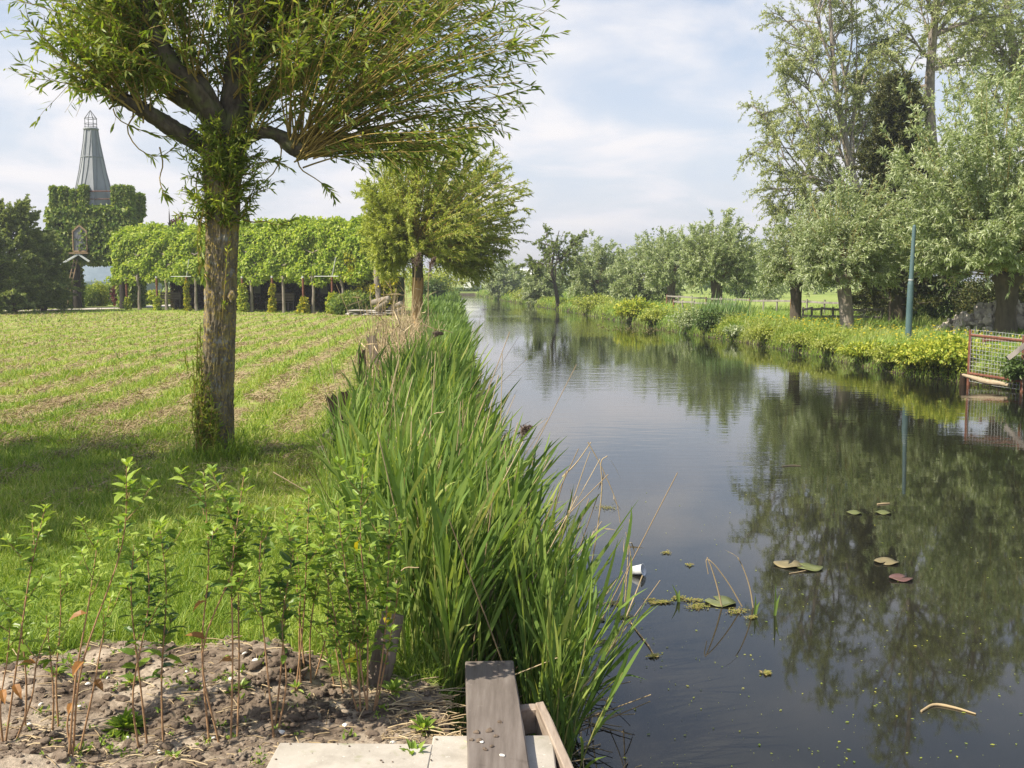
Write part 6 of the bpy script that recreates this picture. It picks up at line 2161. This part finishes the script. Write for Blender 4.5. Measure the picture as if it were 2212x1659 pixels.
# ------------------------------------------------------------------ things in the water
def on_w(px, py):
    return G(px, py, WATER)
def lily(label, px, py, w, m, rot=0., notch=True):
    g = on_w(px, py)
    r = w / F * g[1] * .5 * .92
    mb = MB()
    K = 28
    a = np.linspace(.16 if notch else 0, 2 * math.pi - (.16 if notch else 0), K) + rot
    rr = r * (1 + .03 * np.sin(a * 5 + px))
    V = [(g[0], g[1], WATER + .008)]
    for q in (.55, 1.):
        for i in range(K):
            V.append((g[0] + rr[i] * q * math.cos(a[i]), g[1] + rr[i] * q * math.sin(a[i]), WATER + .007 + (.006 * (1 + math.sin(a[i] * 3 + px)) if q == 1. else 0)))
    i = np.arange(K - 1)
    mb.add(V, np.stack([0 * i, 1 + i, 2 + i], 1), .5, 0, True)
    n0 = mb.n - len(V)
    mb.f.append(np.stack([1 + i, 1 + K + i, 2 + K + i, 2 + i], 1) + n0)
    mb.r.append(np.full(K - 1, .5, np.float32))
    mb.m.append(np.zeros(K - 1, np.int32))
    mb.sm.append(np.ones(K - 1, bool))
    o = mb.build('lily_pad', M[m])
    s = o.modifiers.new('thick', 'SOLIDIFY')
    s.thickness = .004
    tag(o, label, 'lily pad')
def water_things():
    lily('tan lily pad touching the greener pad in mid water', 1702, 1221, 66, 'pad_tan', 1.)
    lily('greenish lily pad overlapping the tan pad', 1749, 1228, 60, 'pad_green', 2.4)
    lily('reddish tan lily pad right of the overlapping pair', 1914, 1215, 56, 'pad_tan', 4.)
    lily('dark red lily pad half sunk below the reddish tan one', 1945, 1251, 54, 'pad_red', .5)
    lily('small green lily pad further out on the left of two', 1845, 1109, 36, 'pad_green', 3.)
    lily('small green lily pad further out beside a floating twig', 1908, 1109, 36, 'pad_green', 5.)
    lily('large green lily pad among the dry stalks near the reeds', 1556, 1302, 74, 'pad_green', 2.)
    # upright dead stalks and green shoots round the big pad
    def st(label, pts, y, r=.0035, **k):
        r *= 1.3
        dry_stalk(label, [(a, b, 0) for a, b in pts], y, r, **k)
    y = on_w(1560, 1312)[1]
    st('broken dry stalk standing bent over the large lily pad', [(1561, 1318), (1550, 1270), (1538, 1230), (1528, 1204)], y, .0045)
    st('second dry stalk bent down from the same top above the large lily pad', [(1603, 1310), (1575, 1262), (1545, 1222), (1526, 1208), (1530, 1240)], y, .0035)
    st('dry forked stalk right of the large lily pad', [(1628, 1318), (1620, 1270), (1606, 1228), (1594, 1205)], y, .004, leaf=1)
    def shoot(label, px, py, top, y):
        g, q = on_w(px, py), D(*top, y)
        t = thing('green_shoot', label, 'reed shoot', g)
        mb = MB()
        P = np.array([[g - [0, 0, .05], (g + q) / 2 + [.004, 0, 0], q], [g - [0, 0, .05], g * .6 + q * .4 + [.015, 0, 0], g * .35 + q * .65 + [.03, 0, 0]]])
        ribbons(mb, P, np.array([.006, .007, .001]), np.array([[1., .3, 0], [1, -.3, 0]]), .5)
        mb.build('blade', M['reed'], t)
    shoot('green shoot standing alone right of the dry stalks', 1672, 1330, (1676, 1260), on_w(1672, 1330)[1])
    shoot('green shoot beside the forked dry stalk', 1629, 1328, (1632, 1285), on_w(1629, 1328)[1])
    shoot('thin green shoot left of the large lily pad', 1468, 1300, (1452, 1262), on_w(1468, 1300)[1])
    # floating branch and twigs
    for label, pts, r in (('pale bent reed stem floating in the lower right of the canal', [(1990, 1538), (2018, 1524), (2060, 1530), (2108, 1544)], .008),
                          ('floating twig by the far small lily pads', [(1895, 1090), (1908, 1089), (1922, 1088)], .010),
                          ('floating stick near the reed edge below the white cup', [(1358, 1340), (1380, 1370), (1400, 1395), (1412, 1415)], .006),
                          ('thin dark twig floating by the greenish lily pad', [(1705, 1240), (1730, 1236), (1755, 1230)], .004),
                          ('floating stem out by the reflected round willow', [(1690, 1008), (1712, 1006), (1730, 1007)], .01)):
        P = np.array([on_w(*p) for p in pts]) + [0, 0, .004]
        q = bend_path(np.c_[P, 0 * P[:, :1]], 14)[:, :3]
        mb = MB()
        tubes(mb, q[None], r * np.concatenate([np.linspace(.7, 1, 7), np.linspace(1, .5, 7)]), 6, r=.5)
        tag(mb.build('floating_stem', M['dry']), label, 'stick')
    # plastic cup
    g = on_w(1372, 1240)
    t = thing('plastic_cup', 'white plastic cup floating on its side at the reed edge', 'cup', g)
    mb = MB()
    ax = nrm(np.array([.8, -.5, .25]))
    prof = [(.0, .030), (.004, .032), (.05, .036), (.085, .040), (.088, .042), (.086, .037), (.05, .033), (.008, .028)]
    tmp = np.array([1, .1, 0.])
    a = nrm(np.cross(ax, tmp))
    b = np.cross(ax, a)
    S = 24
    V = np.array([[g + [-.02, 0, .022] + ax * h + r * (a * math.cos(k / S * 6.2832) + b * math.sin(k / S * 6.2832)) for k in range(S)] for h, r in prof]).reshape(-1, 3)
    idx = np.arange(len(prof) * S).reshape(-1, S)
    nx = np.roll(idx, -1, 1)
    mb.add(V, np.stack([idx[:-1], nx[:-1], nx[1:], idx[1:]], -1).reshape(-1, 4), .5, 0, True)
    mb.add(V[:S], [list(range(S))[::-1]])
    mb.build('cup_wall', M['plastic'], t)
    # specks, duckweed and the raft of algae
    mb = MB()
    n = 620
    px, py = 1230 + 982 * rng.random(n), 960 + 700 * rng.random(n) ** .8
    P = np.array([on_w(a, b) for a, b in zip(px, py)])
    k = P[:, 0] > itp(P[:, 1], REED_R) + .02
    P = P[k]
    n = len(P)
    a = rng.random(n) * 6.28
    s = .003 + .012 * rng.random(n) ** 3
    leaves(mb, P + [0, 0, .004], np.stack([np.cos(a), np.sin(a), 0 * a], 1), s * 1.6, s, rng.random(n), up=np.tile([0, 0, 1.], (n, 1)), fold=.05, curl=.0)
    stuff('floating_specks', mb, M['leaf_yell'], 'tiny leaves and seeds floating on the dark water', 'floating debris')
    mb = MB()
    C = [(1400 + 14 * i + rng.normal() * 4, 1300 + 4 * math.sin(i) + rng.normal() * 3, 14) for i in range(9)] + [(1505, 1312, 26), (1590, 1322, 26), (1625, 1335, 14), (1330, 1305, 26), (1345, 1335, 22), (1410, 1418, 14), (1300, 1390, 22), (1490, 1222, 10), (1310, 1098, 26), (1655, 1455, 12),
         (1440, 1195, 12), (1290, 1340, 20)]
    for cx, cy, w in C:
        m = int(w * 4)
        px, py = cx + rng.normal(size=m) * w * .45, cy + rng.normal(size=m) * w * .12
        P = np.array([on_w(a, b) for a, b in zip(px, py)])
        a = rng.random(m) * 6.28
        leaves(mb, P + [0, 0, .005], np.stack([np.cos(a), np.sin(a), .2 * rng.random(m)], 1), .014 + .014 * rng.random(m), .010, rng.random(m), up=np.tile([0, 0, 1.], (m, 1)), curl=0.)
    stuff('algae_raft', mb, leaf_mat('algae', [(.16, .17, .04), (.28, .28, .07), (.30, .22, .10)], .2), 'yellow-green algae and debris rafts floating by the reed edge', 'algae')
    mb = MB()
    n = 260
    px, py = 1290 + 330 * rng.random(n), 712 + 10 * rng.normal(size=n)
    py = 706 + (px - 1290) * .06 + rng.normal(size=n) * 4
    P = np.array([on_w(a, b) for a, b in zip(px, py)])
    a = rng.random(n) * 6.28
    leaves(mb, P + [0, 0, .005], np.stack([np.cos(a), np.sin(a), 0 * a], 1), .10, .08, rng.random(n), up=np.tile([0, 0, 1.], (n, 1)), curl=0.)
    stuff('far_floating_leaves', mb, leaf_mat('float_brown', [(.2, .17, .08), (.33, .28, .14)], .1), 'brownish floating leaves far out on the canal', 'floating debris')
water_things()

# ------------------------------------------------------------------ lawn grass and clippings
def lawn():
    mb = MB()
    def band(n, y0, y1, h0, h1, w):
        y = y0 + (y1 - y0) * rng.random(n)
        xl = -.56 * y - .5
        xr = itp(y, LEFT) + .12
        x = xl + (xr - xl) * rng.random(n)
        s = soil_mask(x, y)
        rm = row_mask(x, y) * np.clip((y - 7) / 5, 0, 1)
        pt = fbm(x * 1.6, y * 1.6, 0 * x + 41, 3)
        k = (rng.random(n) > s * 1.2) & (rng.random(n) > rm * .93) & (rng.random(n) < .45 + pt)
        x, y, pt = x[k], y[k], pt[k]
        m = len(x)
        tuft = np.clip(fbm(x * 4, y * 4, 0 * x + 51, 2) * 1.6 - .3, 0, 1)
        h = (h0 + (h1 - h0) * rng.random(m)) * (.7 + .8 * tuft)
        nearb = np.exp(-np.abs(y - itp(x, SOIL_EDGE) - .1) / .14) + np.exp(-((x + 2.65) ** 2 + (y - 9.25) ** 2) / .14)
        h *= 1 + 1.1 * np.clip(nearb, 0, 1.2)
        d = rng.normal(size=(m, 3)) * .55 + [.05, 0, 1.]
        P0 = np.stack([x, y, gz(x, y) - .004], 1)
        tip = P0 + d * h[:, None] + np.stack([d[:, 0] * .35, d[:, 1] * .35, -.12 + 0 * x], 1) * h[:, None]
        P = np.stack([P0, P0 + d * h[:, None] * .55, tip], 1)
        a = rng.random(m) * 6.28
        big = fbm(x * .4, y * .4, 0 * x + 61, 2)
        dry = .25 * np.clip((y - 6) / 6, 0, 1)
        ribbons(mb, P, np.array([w, w * .75, w * .12]), np.stack([np.cos(a), np.sin(a), 0 * a], 1), np.clip(rng.random(m) ** 1.2 * .75 + (big - .5) * .6 + dry * rng.random(m), 0, 1))
    band(105000, 3.5, 6.5, .018, .045, .0022)
    band(95000, 6, 10.5, .025, .055, .0032)
    band(90000, 10, 18, .025, .055, .0055)
    band(60000, 17, 34, .03, .06, .011)
    band(24000, 33, 56, .03, .07, .022)
    stuff('lawn_grass', mb, M['grass'], 'short mown lawn grass on the left', 'grass')
    # mown clippings lying in rows
    mb = MB()
    for n, y0, y1, s in ((40000, 7, 14, .003), (44000, 13, 26, .005), (29000, 25, 50, .010)):
        y = y0 + (y1 - y0) * rng.random(n)
        xl, xr = -.53 * y - .3, itp(y, LEFT) - .15
        x = xl + (xr - xl) * rng.random(n)
        cl = fbm(x * 2.6, y * 2.6, 0 * x + 71, 4)
        k = rng.random(n) < row_mask(x, y) * np.clip(cl * 5 - 1.7, 0, 1) * np.clip((y - 6) / 4, .1, 1)
        x, y, cl = x[k], y[k], cl[k]
        m = len(x)
        a = rng.random(m) * 6.28
        d = np.stack([np.cos(a), np.sin(a), rng.normal(size=m) * .35], 1)
        P0 = np.stack([x, y, gz(x, y) + .01 + .05 * rng.random(m) * np.clip(cl * 2 - .7, 0, 1)], 1)
        L = (.04 + .07 * rng.random(m))[:, None] * (1 if s < .004 else 1.5)
        P = np.stack([P0, P0 + d * L * .5 + [0, 0, .012], P0 + d * L], 1)
        ribbons(mb, P, np.array([s, s, s * .5]), np.stack([-np.sin(a), np.cos(a), .5 + 0 * a], 1), rng.random(m))
    # loose clumps in the shade of the tree
    for _ in range(60):
        c = G(rng.random() * 430, 868 + rng.random() * 110)
        if rng.random() < .3:
            c = G(480 + rng.random() * 240, 960 + rng.random() * 60)
        m = 60
        x, y = c[0] + rng.normal(size=m) * .14, c[1] + rng.normal(size=m) * .06
        a = rng.random(m) * 6.28
        d = np.stack([np.cos(a), np.sin(a), rng.normal(size=m) * .3], 1)
        P0 = np.stack([x, y, gz(x, y) + .02 + .03 * rng.random(m)], 1)
        P = np.stack([P0, P0 + d * .03 + [0, 0, .01], P0 + d * .07], 1)
        ribbons(mb, P, np.array([.003, .003, .001]), np.stack([-np.sin(a), np.cos(a), .5 + 0 * a], 1), rng.random(m) * .6)
    stuff('grass_clippings', mb, M['hay'], 'brown grass clippings lying in rows on the lawn', 'clippings')
    # longer tufts at the foot of the big willow
    mb = MB()
    b = G(465, 990)
    for n, cx, cy, sx, sy, h in ((220, b[0] + .2, b[1] - .05, .10, .08, .22), (260, b[0], b[1] - .22, .16, .05, .12), (90, b[0] - .15, b[1] - .1, .06, .06, .18)):
        x, y = cx + rng.normal(size=n) * sx, cy + rng.normal(size=n) * sy
        d = rng.normal(size=(n, 3)) * .45 + [.15, -.1, 1]
        hh = h * (.6 + .7 * rng.random(n))[:, None]
        P0 = np.stack([x, y, gz(x, y)], 1)
        P = np.stack([P0, P0 + d * hh * .6, P0 + d * hh * [1.5, 1.5, .8]], 1)
        a = rng.random(n) * 6.28
        ribbons(mb, P, np.array([.004, .0035, .0005]), np.stack([np.cos(a), np.sin(a), 0 * a], 1), rng.random(n) * .6)
    stuff('tree_foot_grass', mb, M['grass'], 'longer grass tufts round the foot of the big willow', 'grass')
lawn()

# ------------------------------------------------------------------ the air
def haze():
    m, nt = mat('haze')
    v = N(nt, 'ShaderNodeVolumePrincipled', ins={'Color': (.80, .84, .90, 1), 'Density': .0010, 'Anisotropy': .3})
    o = N(nt, 'ShaderNodeOutputMaterial')
    nt.links.new(v.outputs[0], o.inputs[1])
    mb = MB()
    x0, x1, y0, y1, z0, z1 = -960, 960, -30, 1450, -3, 26
    V = [(x, y, z) for z in (z0, z1) for x, y in ((x0, y0), (x1, y0), (x1, y1), (x0, y1))]
    mb.add(V, [[3, 2, 1, 0], [4, 5, 6, 7], [0, 1, 5, 4], [1, 2, 6, 5], [2, 3, 7, 6], [3, 0, 4, 7]])
    tag(mb.build('haze', m), 'thin summer haze over the whole canal landscape', 'haze', None, 'stuff')
haze()

# ------------------------------------------------------------------ light, sky, camera
SUN_EL, SUN_AZ = R(48), (-1.0, -.48)
sv = Vector((SUN_AZ[0], SUN_AZ[1], 0)).normalized() * math.cos(SUN_EL) + Vector((0, 0, math.sin(SUN_EL)))
sl = bpy.data.lights.new('sun', 'SUN')
sl.energy = 4.9
sl.angle = R(.6)
sl.color = (1.0, .90, .73)
so = bpy.data.objects.new('sun', sl)
COL.objects.link(so)
so.rotation_euler = sv.to_track_quat('Z', 'Y').to_euler()
so.location = (-20, 0, 30)

w = bpy.data.worlds.new('World')
sc.world = w
w.use_nodes = True
nt = w.node_tree
nt.nodes.clear()
L = nt.links.new
sky = N(nt, 'ShaderNodeTexSky', sky_type='NISHITA', sun_disc=False, sun_elevation=SUN_EL, sun_rotation=math.atan2(SUN_AZ[0], SUN_AZ[1]), air_density=1.0, dust_density=1.6, ozone_density=1.2)
tc = N(nt, 'ShaderNodeTexCoord')
sep = N(nt, 'ShaderNodeSeparateXYZ')
L(tc.outputs['Generated'], sep.inputs[0])
za = N(nt, 'ShaderNodeMath', operation='ADD', ins={1: .22})
L(sep.outputs[2], za.inputs[0])
zm = N(nt, 'ShaderNodeMath', operation='MAXIMUM', ins={1: .05})
L(za.outputs[0], zm.inputs[0])
dv = N(nt, 'ShaderNodeVectorMath', operation='DIVIDE')
L(tc.outputs['Generated'], dv.inputs[0])
cb = N(nt, 'ShaderNodeCombineXYZ')
for i in range(3):
    L(zm.outputs[0], cb.inputs[i])
L(cb.outputs[0], dv.inputs[1])
no = N(nt, 'ShaderNodeTexNoise', ins={'Scale': 2.1, 'Detail': 7, 'Roughness': .52, 'Distortion': .4})
mp = N(nt, 'ShaderNodeMapping')
mp.inputs['Location'].default_value = (3.1, 1.7, 0)
L(dv.outputs[0], mp.inputs[0])
L(mp.outputs[0], no.inputs[0])
cr = ramp(nt, [(.42, (0, 0, 0)), (.68, (1, 1, 1))])
L(no.outputs[0], cr.inputs[0])
# thicker veil low down, more open blue overhead
veil = N(nt, 'ShaderNodeMapRange', ins={1: .03, 2: .42, 3: .9, 4: .0})
L(sep.outputs[2], veil.inputs[0])
mx1 = N(nt, 'ShaderNodeMath', operation='MULTIPLY', ins={1: .55})
L(cr.outputs[0], mx1.inputs[0])
fa = N(nt, 'ShaderNodeMath', operation='ADD', use_clamp=True)
L(mx1.outputs[0], fa.inputs[0])
L(veil.outputs[0], fa.inputs[1])
cc = ramp(nt, [(.36, (4.9, 5.15, 5.85)), (.62, (6.1, 5.95, 6.05))])
L(no.outputs[0], cc.inputs[0])
mix = N(nt, 'ShaderNodeMix', data_type='RGBA')
L(fa.outputs[0], mix.inputs[0])
L(sky.outputs[0], mix.inputs[6])
L(cc.outputs[0], mix.inputs[7])
bg = N(nt, 'ShaderNodeBackground', ins={'Strength': .1})
L(mix.outputs[2], bg.inputs[0])
wo = N(nt, 'ShaderNodeOutputWorld')
L(bg.outputs[0], wo.inputs[0])

cam = bpy.data.cameras.new('camera')
cam.sensor_width = 36
cam.lens = 36 * F / 2212
cam.clip_start = .05
cam.clip_end = 4000
co = bpy.data.objects.new('camera', cam)
COL.objects.link(co)
co.location = (0, 0, EYE)
co.rotation_euler = (R(90) - R(5.78), 0, 0)
sc.camera = co

sc.render.engine = 'CYCLES'
sc.view_settings.view_transform = 'Standard'
sc.view_settings.look = 'None'
sc.view_settings.exposure = .76
sc.view_settings.gamma = 1
c = sc.cycles
c.max_bounces = 6
c.diffuse_bounces = 3
c.glossy_bounces = 3
c.transmission_bounces = 4
c.transparent_max_bounces = 4
c.sample_clamp_indirect = 6
c.caustics_reflective = False
c.caustics_refractive = False
c.use_denoising = True
try:
    c.denoiser = 'OPENIMAGEDENOISE'
    c.denoising_input_passes = 'RGB_ALBEDO_NORMAL'
    c.denoising_prefilter = 'NONE'
except Exception:
    pass
sc.render.use_persistent_data = False
